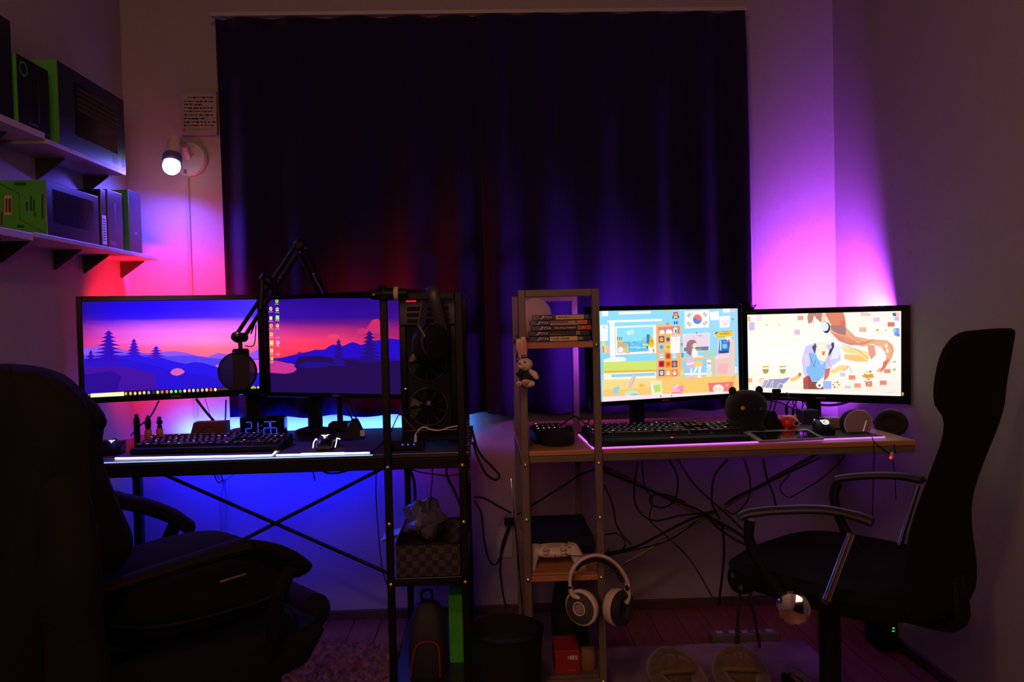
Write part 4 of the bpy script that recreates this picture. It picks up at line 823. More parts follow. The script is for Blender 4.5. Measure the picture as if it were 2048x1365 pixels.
MB().tube(cr([pf+Vector((0, .002, -.052)), pf+Vector((.004, .03, -.050)), Vector((pf.x+.012, 2.268, pf.z-.03))], 4), .003, 6).build('filter_stem', blackp, t)
MB().tube(cr([at(512, 650, 2.33), at(508, 690, 2.33), at(490, 692, 2.31)], 6), .0015, 6).tube(cr([at(521, 610, 2.34), at(512, 640, 2.33), at(502, 668, 2.31)], 6), .0022, 6).build('cable', cableM, t)
# ------------------------------------------------------------------ tower computer on the black desk
x0, x1, y0, y1, z0, z1 = -.252, -.086, 2.355, 2.765, zL+.001, 1.160
t = thing('tower_computer', 'black tower computer with two front fans inside the left rack', 'computer', ((x0+x1)/2, (y0+y1)/2, z0))
MB().box(x0, x1, y0+.016, y1, z0+.012, z1).build('case', blackp, t, False, bevel=.004)
fx, fw = (x0+x1)/2, x1-x0
MB().box(x0, x1, y0, y0+.016, z1-.085, z1).box(x0, x1, y0, y0+.016, z0+.012, z0+.045).box(x0, x0+.020, y0, y0+.016, z0+.045, z1-.085).box(x1-.020, x1, y0, y0+.016, z0+.045, z1-.085).build('front_panel', blackg, t, False, bevel=.003)
for z in (z0+.045+.066, z0+.045+.066+.132):
    M = T(fx-.004, y0+.0105, z) @ RX(90)
    fn = MB().torus(.056, .0038, 40, 8, M).build('fan_ring', mat('gloss_dark_ring', (.03, .03, .03), .08), t)
    MB().lathe([(.018, -.004), (.018, .004), (.012, .006), (0, .006)], 20, M).build('fan_hub', blackg, fn)
    for k in range(9):
        MB().add([(.017,-.004,-.003),(.053,-.010,-.004),(.053,.018,.003),(.017,.008,.003),(.017,-.004,-.0045),(.053,-.010,-.0055),(.053,.018,.0015),(.017,.008,.0015)], [(0,1,2,3),(7,6,5,4),(0,4,5,1),(1,5,6,2),(2,6,7,3),(3,7,4,0)], M @ RZ(k*40)).build('fan_blade', blackg, fn)
for i in range(3): MB().box(x0+.025, x1-.020, y0-.002, y0+.0002, z1-.030-.018*i-.012, z1-.030-.018*i).build('drive_cover', blackp, t, False, bevel=.0008)
rl = at(820, 603, y0); MB().tube([(rl.x-.012, y0-.004, rl.z), (rl.x+.018, y0-.004, rl.z)], .0022, 6).build('red_light_bar', glow('red_bar_light', (1, .01, .02), 1.2), t)
yl = at(811, 778, y0); MB().ell((yl.x, y0-.001, yl.z), (.0025, .0015, .002), 8, 5).build('yellow_light', glow('yellow_light', (.6, .6, .03), 1), t)
for sx in (x0+.02, x1-.02):
    for sy in (y0+.05, y1-.05): MB().lathe([(.012, 0), (.010, .0125)], 12, T(sx, sy, z0)).build('foot', blackm, t)
# black headset hung on the rack bar
def headset(label, C, R_, wide, mb_, mc, mp, tilt=0, yaw=0, name='headset'):
    t = thing(name, label, 'headphones', tuple(C)); M = T(*C) @ RZ(yaw) @ RY(tilt)
    return t, M
C_ = at(862, 640, 2.19); t = thing('headset', 'black headset hanging from the front bar of the left rack', 'headphones', tuple(C_))
top = at(862, 577, 2.17)
MB().tube(cr([at(884, 662, 2.195), at(874, 620, 2.175), at(866, 588, 2.170), at(862, 574, 2.19), at(856, 590, 2.222), at(846, 625, 2.225), at(842, 655, 2.225)], 6), .015, 10, .35, up=(0, 1, 0)).build('headband', mat('black_leather', (.03, .028, .024), .45), t)
for q, rz, nm in ((at(872, 683, 2.17), 25, 'ear_cup'), (at(852, 690, 2.262), 15, 'ear_cup')):
    M = T(*q) @ RZ(rz) @ RX(90) @ RY(8)
    e = MB().lathe([(.020, -.016), (.040, -.010), (.046, 0), (.043, .008), (.030, .012)], 28, M @ Matrix.Diagonal((.85, 1.05, 1, 1))).build('ear_cup', blackp, t)
    MB().torus(.036, .009, 28, 8, M @ T(0, 0, -.012) @ Matrix.Diagonal((.85, 1.05, 1, 1))).build('ear_pad', MATS['black_leather'], e)
MB().tube([at(838, 652, 2.150), at(854, 682, 2.150)], .004, 8).build('chrome_slider', mat('worn_steel', (.35, .32, .25), .35, 1), t)
# clamp with tape on the front post
t = thing('bar_clamp', 'black clamp wrapped with beige tape on top of the left rack post', 'clamp', tuple(at(775, 585, 2.2)))
MB().tube([at(742, 590, 2.185), at(768, 588, 2.185)], [.013, .018], 14).tube([at(768, 588, 2.185), at(815, 586, 2.185)], [.017, .012], 14).build('clamp_body', blackmet, t)
MB().tube([at(764, 572, 2.180), at(766, 597, 2.180)], .012, 10).build('jaw', blackmet, t)
MB().tube([at(788, 587, 2.185), at(797, 587, 2.185)], .0185, 14).build('tape', mat('beige_tape', (.5, .38, .24), .6), t)
MB().ell(tuple(at(747, 590, 2.168)), (.003, .002, .003), 8, 5).build('bolt', steel, t)
# usb hub with blue lights and the white cable
a, b = at(795, 897, 2.30), at(838, 890, 2.30)
t = thing('usb_hub', 'black USB hub with three blue lights at the rack edge', 'hub', ((a.x+b.x)/2, 2.31, zL))
MB().box(a.x-.03, b.x+.015, 2.27, 2.33, zL+.0005, zL+.020).build('body', blackp, t, False, bevel=.002)
for px in (805, 816, 828): q = at(px, 889, 2.27); MB().ell((q.x, 2.2695, zL+.016), (.0017, .001, .0017), 8, 5).build('blue_light', glow('blue_point_light', (.1, .15, 1), 2.5), t)
t = thing('charging_cable', 'white cable plugged upright into the USB hub', 'cable', tuple(at(831, 886, 2.28)))
q = at(831, 887, 2.285); q.z = zL+.0205
MB().tube([q, Vector((q.x+.001, 2.285, q.z+.020))], .0042, 8).build('plug', whitecable, t)
MB().tube(cr([(q.x+.001, 2.285, q.z+.019), at(833, 866, 2.285), at(846, 855, 2.29), at(864, 860, 2.29), at(880, 861, 2.29), at(900, 855, 2.28), at(920, 852, 2.27)], 6), .0020, 6).build('cord', whitecable, t)
# cable hanging bundle on the outside of the rack
pxcable('black_cable', [(775, 880), (790, 845), (800, 830), (815, 845), (838, 868)], 2.26, .0018, mat('dark_red_rubber', (.12, .02, .02), .5), 'thin dark red cable curving in front of the tower computer')
pxcable('black_cable', [(922, 578), (940, 590), (944, 640), (940, 760), (938, 860), (945, 890)], 2.24, .0016, cableM, 'thin black cable looping down the right side of left rack')
pxcable('black_cable', [(944, 860), (958, 905), (985, 935), (999, 952), (990, 960), (972, 948), (955, 915), (946, 885)], 2.25, .0036, cableM, 'thick black cable hanging in a loop between the two racks')
pxcable('black_cable', [(949, 995, 2.3), (970, 998, 2.6), (1000, 1015, 2.9), (1022, 1026, 3.0)], 2.9, .0034, cableM, 'black cable running across the wall to the plug between the racks')
pxcable('black_cable', [(949, 1003, 2.3), (963, 1030, 2.6), (968, 1080, 2.8), (978, 1120, 2.9), (990, 1130, 2.95), (1000, 1115, 2.97), (1012, 1075, 2.98), (1020, 1055, 2.985)], 2.9, .0030, cableM, 'black cable hanging in a deep bow below the wall plug')
# coiled spiral wrap along the rack post
n = 200; a, b = at(936, 838, 2.235), at(941, 965, 2.235)
pts = [a+(b-a)*(i/n)+Vector((.006*math.cos(i*.75), .006*math.sin(i*.75), 0)) for i in range(n+1)]
tag(MB().tube(pts, .0012, 4).build('spiral_cord', mat('grey_cord', (.09, .09, .09), .35), None), 'dark spiral cord wound along the right post of left rack', 'cord')

# ------------------------------------------------------------------ things on the wood-topped desk
rp = [(.296, 2.226), (1.152, 2.276), (1.14, 2.60), (.288, 2.55)]
pl = pad('mouse_pad', 'long dark pad with purple glowing edge on the right desk', rp, zR)
edge_light(pl, [(.286, 2.50), (.2945, 2.2235), (.32, 2.2245), (1.150, 2.2735)], zR+.0028, glow('purple_edge_light', (.75, .16, 1), 1.15), .0026)
# one-handed keypad
c = on(1105, 893, zR); M = frame((.205, 2.30, zR+.0005), (.96, .10, 0), (-.10, .96, 0))
t = thing('gaming_keypad', 'black one-handed keypad with palm rest and lit keys in the right rack', 'keypad', tuple(M.translation))
MB().loft([[((.042+.012*k)*math.cos(a)*1.02, .030+(.036+.008*k)*math.sin(a), z) for a in [2*math.pi*i/24 for i in range(24)]] for z, k in ((0, 0), (.010, .6), (.030, .5), (.042, -.6))], True, M @ T(0, -.012, 0)).build('palm_rest', blackm, t)
MB().add([(-.062,.03,.004),(.030,.045,.004),(.024,.13,.004),(-.066,.12,.004),(-.062,.03,.036),(.030,.045,.034),(.024,.13,.046),(-.066,.12,.048)], [(3,2,1,0),(4,5,6,7),(0,1,5,4),(1,2,6,5),(2,3,7,6),(3,0,4,7)], M).build('key_deck', blackp, t, False, bevel=.004)
kc = {}
for j in range(3):
    for i in range(5):
        lg = brt if (j == 0 or i == 0) and i < 4 else dim
        if lg.name not in kc: kc[lg.name] = keymesh(.015, lg)
        ob = bpy.data.objects.new('key', kc[lg.name]); COL.objects.link(ob); par(ob, t); ob.matrix_basis = M @ T(-.050+i*.0165, .053+j*.023+i*.002, .0375+j*.004) @ RX(7)
MB().box(.032, .056, .050, .105, .004, .038, M).ell((.046, .075, .040), (.012, .014, .008), 14, 8, M).build('thumb_pad', blackp, t, True, bevel=.003)
MB().tube(cr([M @ Vector((.0, .13, .02)), at(1140, 838, 2.52), at(1152, 834, 2.55), at(1172, 848, 2.5), at(1180, 838, 2.53)], 6), .0022, 6).build('cord', cableM, t)
# round black cat plush
c = Vector((.806, 2.46, zR+.0045)); M = T(*c)
t = thing('cat_plush', 'round black cat plush with one yellow and one blue eye', 'plush toy', tuple(c)); fur = mat('black_fur', (.0065, .006, .0048), .95, bump=.8, bs=400, sheen=.05)
MB().ell((0, 0, .072), (.064, .052, .057), 28, 18, M, .86).ell((-.006, 0, .026), (.058, .050, .0256), 24, 12, M, .9).build('body', fur, t)
for s_ in (-1, 1): MB().ell((s_*.042, 0, .126), (.012, .010, .014), 14, 10, M).build('ear', fur, t)
MB().lathe([(.0065, 0), (.006, .002), (0, .003)], 16, M @ T(-.027, -.0505, .078) @ RX(90)).build('yellow_eye', mat('yellow_eye', (.60, .42, .12), .4), t)['label'] = 'round yellow eye'
MB().lathe([(.0055, 0), (.005, .002), (0, .003)], 16, M @ T(.030, -.0495, .074) @ RX(90)).build('blue_eye', mat('blue_eye', (.03, .09, .16), .4), t)['label'] = 'round dull blue eye'
for s_ in (-1, 1): MB().ell((s_*.030, -.040, .012), (.016, .018, .0115), 14, 8, M).build('paw', fur, t)
MB().ell((0, -.0515, .066), (.004, .002, .003), 10, 6, M).build('nose', blackg, t)
# tablet
p0, p1, p2, p3 = on(1518, 886, zR+.0055), on(1648, 880, zR+.0055), on(1614, 861.5, zR+.0055), on(1484, 866, zR+.0055)
t = thing('tablet', 'silver tablet with white bezel lying on the long dark pad', 'tablet', tuple(p0)); zt = zR+.0045
def rpoly(k): cc = (p0+p1+p2+p3)/4; return [((q-cc)*k+cc) for q in (p0, p1, p2, p3)]
MB().prism([(q.x, q.y) for q in rpoly(1)], zt, zt+.0065).build('shell', mat('silver_shell', (.55, .5, .44), .35, .6), t, False, bevel=.0015)
wz = rpoly(.985); MB().prism([(q.x, q.y) for q in wz], zt+.0066, zt+.0071).build('white_bezel', whitep, t, False)
sc = [p0+(p1-p0)*.06+(p3-p0)*.03, p1+(p0-p1)*.03+(p2-p1)*.03, p2+(p3-p2)*.05+(p1-p2)*.20, p3+(p2-p3)*.08+(p0-p3)*.20]
MB().prism([(q.x, q.y) for q in sc], zt+.0072, zt+.0075).build('screen', mat('dark_glass', (.01, .009, .012), .08), t, False)
q = p2+(p3-p2)*.25+(p1-p2)*.09; MB().lathe([(.014, 0), (.014, .0004), (.012, .0006), (0, .0004)], 20, T(q.x, q.y, zt+.0071)).build('home_button', mat('dark_button', (.05, .045, .05), .3), t)
# red round figure, blue box and plugs
c = on(1582, 862, zR+.004); c = Vector((c.x, c.y+.02, zR+.0045)); M = T(*c) @ RZ(12)
redm = mat('red_vinyl', (.75, .03, .035), .35)
t = thing('figurine', 'small round red pig-like figurine with white-rimmed snout', 'figurine', tuple(c))
MB().ell((0, 0, .024), (.0315, .028, .0215), 24, 16, M).build('body', redm, t)
MB().torus(.0085, .0022, 18, 6, M @ T(.010, -.0265, .022) @ RX(90) @ Matrix.Diagonal((1.2, .9, 1, 1))).build('snout_ring', whitep, t)
MB().ell((.010, -.0262, .022), (.0075, .002, .0055), 12, 8, M).build('snout', blackp, t)
for x, y in ((-.016, -.014), (.016, -.014), (-.014, .012), (.014, .012)): MB().lathe([(.006, 0), (.0065, .008), (.005, .010)], 10, M @ T(x, y, 0)).build('foot', redm, t)
MB().ell((-.008, -.0215, .038), (.003, .002, .003), 8, 6, M).build('eye', mat('pink_dot', (.8, .3, .35), .4), t)
for s_ in (-1, 1): MB().lathe([(.006, 0), (.004, .008), (0, .011)], 8, M @ T(s_*.020, 0, .038) @ RY(s_*35)).build('ear', mat('pale_pink_ear', (.75, .45, .5), .5), t)
a, b = at(1601, 834, 2.60), at(1633, 862, 2.60)
t = thing('hub_box', 'dark blue hub box with a tiny light behind the red figurine', 'hub', ((a.x+b.x)/2, 2.62, zR))
MB().box(a.x, b.x+.004, 2.585, 2.64, zR+.0045, zR+.050).build('body', mat('dark_blue_plastic', (.02, .02, .08), .4), t, False, bevel=.004)
q = at(1629, 840, 2.584); MB().ell((q.x, 2.5845, q.z), (.0022, .0015, .0022), 8, 6).build('light', glow('pale_blue_light', (.5, .6, 1), 1.2), t)
q = at(1616, 841, 2.584); MB().ell((q.x, 2.5845, q.z), (.0018, .0015, .0018), 8, 6).build('light', mat('dull_red_dot', (.3, .05, .05), .4), t)
pts4 = [((1571, 832), (1573, 812), (1579, 800), (1574, 786)), ((1584, 834), (1586, 818), (1592, 806), (1588, 788)), ((1593, 834), (1594, 818), (1586, 806), (1592, 790)), ((1604, 832), (1604, 818), (1606, 808), (1600, 790)), ((1618, 836), (1617, 818), (1610, 806), (1604, 796))]
for i, (q0, q1_, q2_, q3_) in enumerate(pts4):
    Y = 2.655+.006*(i % 3)
    t = thing('usb_cable', ['first from the left, black USB cable standing behind the red figurine', 'second from the left, black USB cable behind the red figurine', 'middle black USB cable standing behind the red figurine', 'fourth from the left, black USB cable above the blue hub', 'rightmost arching black USB cable above the blue hub'][i], 'cable', tuple(at(*q0, Y)), 'USB cables behind the red figurine')
    a = at(*q0, Y); b = at(*q1_, Y); a.z = zR+.0008 if i < 4 else a.z
    MB().tube([Vector((b.x, Y, b.z-.034)), b], .0062 if i < 4 else .003, 6, .7).build('plug', blackp, t)
    MB().tube(cr([Vector((b.x, Y, b.z-.032)), b, at(*q2_, Y), at(*q3_, Y+.04)], 6), .0022, 6).build('cord', cableM, t)
pxcable('monitor_cable', [(1560, 797), (1600, 800), (1630, 808), (1660, 811), (1690, 806), (1715, 795)], 2.66, .0045, cableM, 'thick black cable sagging below the rightmost monitor')
pxcable('monitor_cable', [(1520, 798), (1560, 806), (1580, 815), (1600, 824)], 2.68, .0020, cableM, 'thin black cable slanting behind the mouse bungee')
pxcable('headset_cable', [(1634, 842), (1650, 838), (1672, 836), (1690, 840)], 2.58, .0030, cableM, 'short black cable between blue hub and grey headset')
# grey headset
c1, c2 = at(1716, 848, 2.39), at(1783, 846, 2.47)
t = thing('headset', 'grey and black headset lying at the right end of the right desk', 'headphones', ((c1.x+c2.x)/2, 2.43, zR))
padm2 = mat('black_foam_pad', (.014, .013, .013), .85)
def flatcup(c, rz, r, face):
    M = T(*c) @ RZ(rz) @ RX(90) @ Matrix.Diagonal((1.0, .90, 1, 1))
    if face:
        e = MB().lathe([(r*.86, -.018), (r, -.010), (r, -.002), (r*.97, .0), (0, .001)], 36, M).build('ear_cup', blackp, t)
        MB().lathe([(0, .0012), (r*.90, .0012), (r*.92, .003), (0, .004)], 36, M).build('cup_plate', greyp, e)['label'] = 'grey speaker plate'
        MB().torus(r*.955, .0022, 40, 6, M @ T(0, 0, .002)).build('cup_rim', mat('pale_rim', (.55, .42, .5), .25), e)
        MB().tube([M @ Vector((r*.30, -r*.55, .0045)), M @ Vector((r*.52, r*.22, .0045))], .0016, 6).build('plate_mark', mat('pale_mark', (.8, .65, .75), .2, emit=(.7, .35, .8), es=.25), e)
        MB().torus(r*.78, .009, 30, 8, M @ T(0, 0, -.024)).build('ear_pad', padm2, e)
    else:
        e = MB().lathe([(r*.80, .010), (r, .006), (r, -.006), (r*.88, -.016), (0, -.018)], 36, M).build('ear_cup', mat('grey_shell', (.24, .21, .19), .3), t)
        MB().torus(r*.74, .012, 34, 8, M @ T(0, 0, .018)).build('ear_pad', padm2, e)
        MB().lathe([(0, 0), (r*.70, 0), (r*.70, .002), (0, .002)], 30, M @ T(0, 0, .013)).build('inner_cloth', padm2, e)
flatcup(c1, 6, .0475, True); flatcup(c2, -32, .0495, False)
MB().tube(cr([c1+Vector((.030, .030, .018)), c1+Vector((.045, .06, .030)), c1+Vector((.06, .10, .0)), c2+Vector((-.01, .10, -.01)), c2+Vector((.012, .06, .01)), c2+Vector((.02, .03, .01))], 6), .010, 8, .6).build('headband', blackp, t)
a = at(1664, 850, 2.47); MB().box(a.x-.022, a.x+.030, 2.45, 2.50, zR+.0046, zR+.040).build('band_end', mat('grey_shell', (.24, .21, .19), .3), t, False, bevel=.006)
MB().tube(cr([c1+Vector((.02, .01, -.030)), at(1742, 872, 2.30), at(1748, 884, 2.222), at(1765, 898, 2.212), at(1783, 910, 2.21), at(1790, 905, 2.21), at(1788, 890, 2.22), c2+Vector((0, -.02, -.035))], 6), .0015, 6).build('cord', cableM, t)
MB().tube(cr([at(1747, 884, 2.222), at(1748, 910, 2.208), at(1747, 940, 2.206), at(1745, 1040, 2.206)], 6), .0015, 6).tube(cr([at(1786, 912, 2.21), at(1790, 960, 2.206), at(1792, 1000, 2.206)], 5), .0013, 6).build('hanging_cord', cableM, t)
q = at(1784, 912, 2.206); MB().ell(tuple(q), (.007, .005, .012), 14, 8, None).build('cord_control', whitep, t)
q = at(1781, 916, 2.199); MB().ell(tuple(q), (.0038, .002, .0038), 10, 6).build('red_light', glow('headset_red_light', (1, .02, .03), 2.5), t)
# webcam between the right monitors
q = M4 @ Vector((.018, .005, .318)); M = T(*q) @ RZ(-10)
t = thing('webcam', 'black webcam perched on the left corner of the rightmost monitor', 'webcam', tuple(q))
MB().box(-.020, .022, -.030, .012, -.003, .005, M).box(-.030, .030, -.034, -.008, -.016, -.004, M).build('clip', blackp, t, False, bevel=.003)
MB().lathe([(.0, -.016), (.017, -.016), (.019, -.010), (.019, .010), (.015, .014), (0, .014)], 20, M @ T(-.002, -.016, .010)).build('camera_head', blackp, t)
MB().lathe([(.006, 0), (.006, .003), (0, .003)], 14, M @ T(-.002, -.034, .011) @ RX(90)).build('lens', blackg, t)
MB().tube(cr([M @ Vector((.02, 0, .008)), M @ Vector((.035, .01, .012)), M @ Vector((.03, .02, .004)), M @ Vector((.022, .03, -.03))], 6), .0016, 6).build('cord', cableM, t)
# game cases on the upper rack shelf
def case(label, x0, x1, z0, th, yf, sticks, body=(.006, .010, .07), rz=0):
    cx = (x0+x1)/2; t = thing('game_case', label, 'game case', (cx, yf+.06, z0), 'game cases stacked on the right rack')
    M = T(cx, yf, z0) @ RZ(rz); w = (x1-x0)/2
    MB().box(-w, w, .0005, .125, 0, th, M).build('case', mat('blue_translucent_case', body, .2), t, False, bevel=.0012)
    p = Pic((0, 0, 0), (0, -1, 0)); k = 0
    for (u0, u1, v0, v1, c) in sticks:
        k0 = len(p.v); k += 1
        for u, v in ((u0, v0), (u1, v0), (u1, v1), (u0, v1)): p.v.append(M @ Vector((-w+2*w*u, -.0001*k, th*v)))
        p.f.append(list(range(k0, k0+4))); p.c.append([S(*c)]*4)
    p.build('printed_spine', pp, t)
    text('spine_letters', 'PS4', th*.62, mat('white_ink', (.6, .6, .6), .5), M @ T(-w+2*w*.265, -.0012, th*.5) @ RX(90), t, .0002, sx=1.5)
    mb = MB(); s2 = th*.34
    mb.box(-s2*.25, 0, -.0013, -.0010, -s2, s2, M @ T(-w+2*w*.175, 0, th*.5)).prism([(0, -s2*.2), (s2*.9, s2*.3), (s2*.7, s2), (0, s2*.9)], -.0003, 0, M @ T(-w+2*w*.175, -.0010, th*.5) @ RX(90)).prism([(-s2*1.6, -s2*.8), (-s2*.3, -s2*.5), (-s2*.3, 0), (-s2*1.5, -s2*.3)], -.0003, 0, M @ T(-w+2*w*.175, -.0010, th*.5) @ RX(90))
    mb.build('spine_emblem', MATS['white_ink'], t)
    return t, M, w
def dashes(y0, y1, x0, x1, n, c, seed):
    r = random.Random(seed); out = []; x = x0
    while x < x1:
        w = (x1-x0)/n*r.uniform(.5, .95); out.append((x, min(x1, x+w), y0+r.uniform(0, .1), y1-r.uniform(0, .1), c))
        if r.random() < .6: out.append((x+w*.3, min(x1, x+w*.6), y0+.16, y1-.22, (205, 190, 120) if c[0] < 120 else (20, 15, 12)))
        x += (x1-x0)/n
    return out
xa, xb = at(1060, 640, 2.29).x, at(1181, 640, 2.29).x; zz = 1.0205; th = .0150
navyk = (12, 16, 40)
for i, (dx, label, sticks) in enumerate([
    (-.004, 'bottom game case of the stack, pale yellow title strip', [(.12, .34, .1, .9, (24, 26, 52)), (.345, .80, .08, .92, (205, 190, 120))]+dashes(.3, .7, .375, .66, 11, (90, 80, 60), 1)+[(.80, .90, .1, .9, (30, 30, 50)), (.82, .88, .3, .7, (150, 150, 140))]),
    (-.006, 'second game case from the bottom, black spine with white stamp', [(.12, .99, .06, .94, (10, 11, 12)), (.36, .54, .18, .34, (110, 105, 95)), (.36, .53, .5, .6, (60, 55, 50)), (.79, .85, .2, .85, (170, 168, 140)), (.805, .835, .4, .65, (40, 40, 40))]),
    (.003, 'middle game case, dark spine with orange and red squares', [(.14, .34, .1, .9, (20, 36, 76)), (.345, .77, .06, .94, (24, 14, 10))]+dashes(.35, .68, .38, .74, 13, (190, 180, 160), 3)+[(.76, .82, .1, .9, (210, 90, 50)), (.775, .805, .3, .7, (150, 50, 30)), (.82, .89, .1, .9, (150, 70, 55)), (.83, .88, .3, .75, (190, 140, 120)), (.89, .98, .08, .92, (200, 20, 18))]),
    (-.003, 'second game case from the top, brown spine with orange end', [(.12, .34, .1, .9, (20, 20, 24)), (.35, .80, .06, .94, (120, 80, 52)), (.35, .80, .06, .35, (190, 155, 100)), (.65, .76, .4, .75, (190, 170, 90)), (.79, .87, .12, .9, (190, 130, 65)), (.87, .96, .12, .9, (225, 95, 20)), (.88, .92, .4, .8, (225, 50, 25))]),
    (.006, 'topmost game case of the stack, pale title strip', [(.12, .36, .1, .9, (24, 27, 50)), (.39, .85, .08, .92, (205, 190, 115))]+dashes(.34, .68, .42, .64, 10, (70, 60, 40), 5)+dashes(.4, .6, .65, .83, 12, (150, 135, 90), 6)+[(.86, .92, .12, .9, (70, 70, 62))])]):
    case(label, xa+dx, xb+dx, zz+i*(th+.0003), th, 2.285+.004*(i % 2), sticks, rz=-4)
# pale plush behind the cases
q = at(1075, 612, 2.56); M = T(.238, 2.50, 1.0205)
t = thing('plush_cushion', 'pale pink fluffy round cushion behind the stacked game cases', 'cushion', (.238, 2.50, 1.0205)); pf_ = mat('pale_pink_fleece', (.62, .46, .50), .95, bump=.8, bs=200, sheen=.4)
x_ = at(1075, 612, 2.50).x
zt_ = at(1075, 597, 2.50).z
MB().ell((x_-.238-.008, 0, (zt_-1.0205)/2), (.052, .05, (zt_-1.0205)/2), 24, 14, M, .9).build('cushion_body', pf_, t)
MB().torus(.0505, .0012, 32, 6, M @ T(x_-.238-.008, 0, (zt_-1.0205)/2)).build('seam', mat('pink_seam', (.5, .35, .4), .9), t)
# rabbit plush hanging on the rack post
C_ = at(1050, 735, 2.165); t = thing('rabbit_plush', 'small cream and black rabbit plush with long pink ears hanging on the rack post', 'plush toy', tuple(C_))
cream = mat('cream_fleece', (.62, .50, .36), .95, bump=.7, bs=500); pinkm = mat('pink_felt', (.62, .24, .20), .9); blk = mat('black_cloth', (.012, .012, .012), .9)
q = lambda x, y, Y=2.165: at(x, y, Y)
MB().ell(tuple(q(1050, 729, 2.155)), (.0205, .019, .0175), 22, 14).ell(tuple(q(1043, 733, 2.139)), (.0105, .006, .007), 14, 8).build('head', cream, t)
for (a, b) in (((1043, 717), (1036, 679)), ((1050, 714), (1046, 675))):
    A, B = q(*a, 2.158), q(*b, 2.160)
    e = MB().tube([A, A+(B-A)*.35, A+(B-A)*.75, B, B+(B-A)*.04], [.0050, .0078, .0085, .0058, .001], 10, .5, up=(0, 1, 0)).build('ear', cream, t)
    MB().tube([A+(B-A)*.06+Vector((0, -.0042, 0)), A+(B-A)*.4+Vector((0, -.0050, 0)), A+(B-A)*.85+Vector((0, -.0045, 0))], [.0028, .0052, .0030], 8, .25, up=(0, 1, 0)).build('inner_ear', pinkm, e)
MB().ell(tuple(q(1047, 714, 2.150)), (.0065, .005, .0055), 12, 8).build('flower_bow', mat('dark_red_bow', (.06, .012, .012), .8), t); MB().ell(tuple(q(1047, 713, 2.1445)), (.0022, .0012, .0022), 8, 6).build('flower_centre', mat('pale_flower', (.7, .4, .35), .7), t)
for x, y, r_ in ((1039.5, 728, .0024), (1049.5, 725.5, .0028)): MB().ell(tuple(q(x, y, 2.1375)), (r_, .0015, r_*1.2), 10, 6).build('eye', blackg, t)
MB().ell(tuple(q(1042.5, 729.5, 2.1325)), (.003, .002, .0022), 10, 6).build('nose', pinkm, t)
MB().ell(tuple(q(1055, 753, 2.165)), (.021, .019, .020), 20, 12).build('black_shirt', blk, t)
MB().tube([q(1060, 742, 2.155), q(1068, 748, 2.146), q(1073, 755, 2.140)], [.0055, .0085, .0065], 12).ell(tuple(q(1073, 755, 2.140)), (.0066, .0066, .0066), 12, 8).build('arm', cream, t)
MB().tube([q(1044, 742, 2.155), q(1037, 752, 2.146)], [.006, .008], 12).build('arm', blk, t)
MB().ell(tuple(q(1057, 768, 2.155)), (.018, .016, .0105), 16, 10).build('lower_body', cream, t)
for x, y in ((1037.5, 768), (1049.5, 765)):
    f_ = MB().tube([q(x+6, y-1, 2.150), q(x, y, 2.125)], [.007, .0068], 12).ell(tuple(q(x, y, 2.125)), (.0068, .005, .0078), 14, 8).build('foot', cream, t)
    MB().ell(tuple(q(x, y+1, 2.1198)), (.0034, .001, .0036), 10, 6).build('foot_patch', mat('brown_patch', (.30, .09, .05), .8), f_)
MB().tube(cr([q(1034, 672, 2.19), q(1036, 690, 2.175), q(1034, 718, 2.170), q(1036, 728, 2.172)], 5), .0022, 6).build('hanging_strap', blk, t)
MB().ell(tuple(q(1034.3, 719.5, 2.168)), (.0025, .0025, .0025), 8, 6).build('strap_ring', chrome, t)
# game console and controller on the lower rack shelf
t = thing('game_console', 'flat black game console on the lower shelf of right rack', 'game console', (.20, 2.52, .3725)); M = T(.213, 2.375, .3728)
MB().add([(-.100,.02,0),(.098,.02,0),(.098,.285,0),(-.100,.285,0),(-.104,0,.026),(.102,0,.026),(.102,.29,.026),(-.104,.29,.026)], [(3,2,1,0),(4,5,6,7),(0,1,5,4),(1,2,6,5),(2,3,7,6),(3,0,4,7)], M).build('lower_body', blackm, t, False, bevel=.002)
MB().add([(-.104,0,.029),(.102,0,.029),(.102,.29,.029),(-.104,.29,.029),(-.100,.012,.056),(.098,.012,.056),(.098,.285,.056),(-.100,.285,.056)], [(3,2,1,0),(4,5,6,7),(0,1,5,4),(1,2,6,5),(2,3,7,6),(3,0,4,7)], M).build('upper_body', blackm, t, False, bevel=.002)
MB().box(-.098, .096, .010, .28, .0262, .0288, M).build('seam', blackg, t, False)
c = on(1110, 1110, .373); M = T(.185, 2.285, .3728) @ RX(24); wm = mat('cream_white_plastic', (.62, .55, .45), .38)
t = thing('game_controller', 'white game controller lying in front of the black game console', 'game controller', tuple(M.translation))
mb = MB().ell((0, .042, .022), (.062, .026, .014), 28, 12, M, .8)
for s_ in (-1, 1): mb.tube(cr([(s_*.052, .058, .021), (s_*.060, .035, .020), (s_*.068, .005, .015), (s_*.073, -.024, .010), (s_*.074, -.032, .008)], 5), [.016, .017, .018, .018, .0185, .0185, .0185, .018, .018, .0175, .017, .0165, .016, .0155, .015, .0145, .014, .0135, .0125, .011, .006], 14, .9, M)
mb.build('shell', wm, t)
for s_ in (-1, 1):
    MB().lathe([(.0095, .030), (.0095, .034), (.0075, .036)], 18, M @ T(s_*.025, .022, 0)).lathe([(.0035, .034), (.004, .042), (.0088, .043), (.0088, .046), (0, .0455)], 18, M @ T(s_*.025, .022, 0)).build('thumbstick', wm, t)
MB().box(-.021, .021, .036, .058, .034, .0365, M).build('touchpad', mat('grey_touchpad', (.4, .36, .3), .4), t, False, bevel=.002)
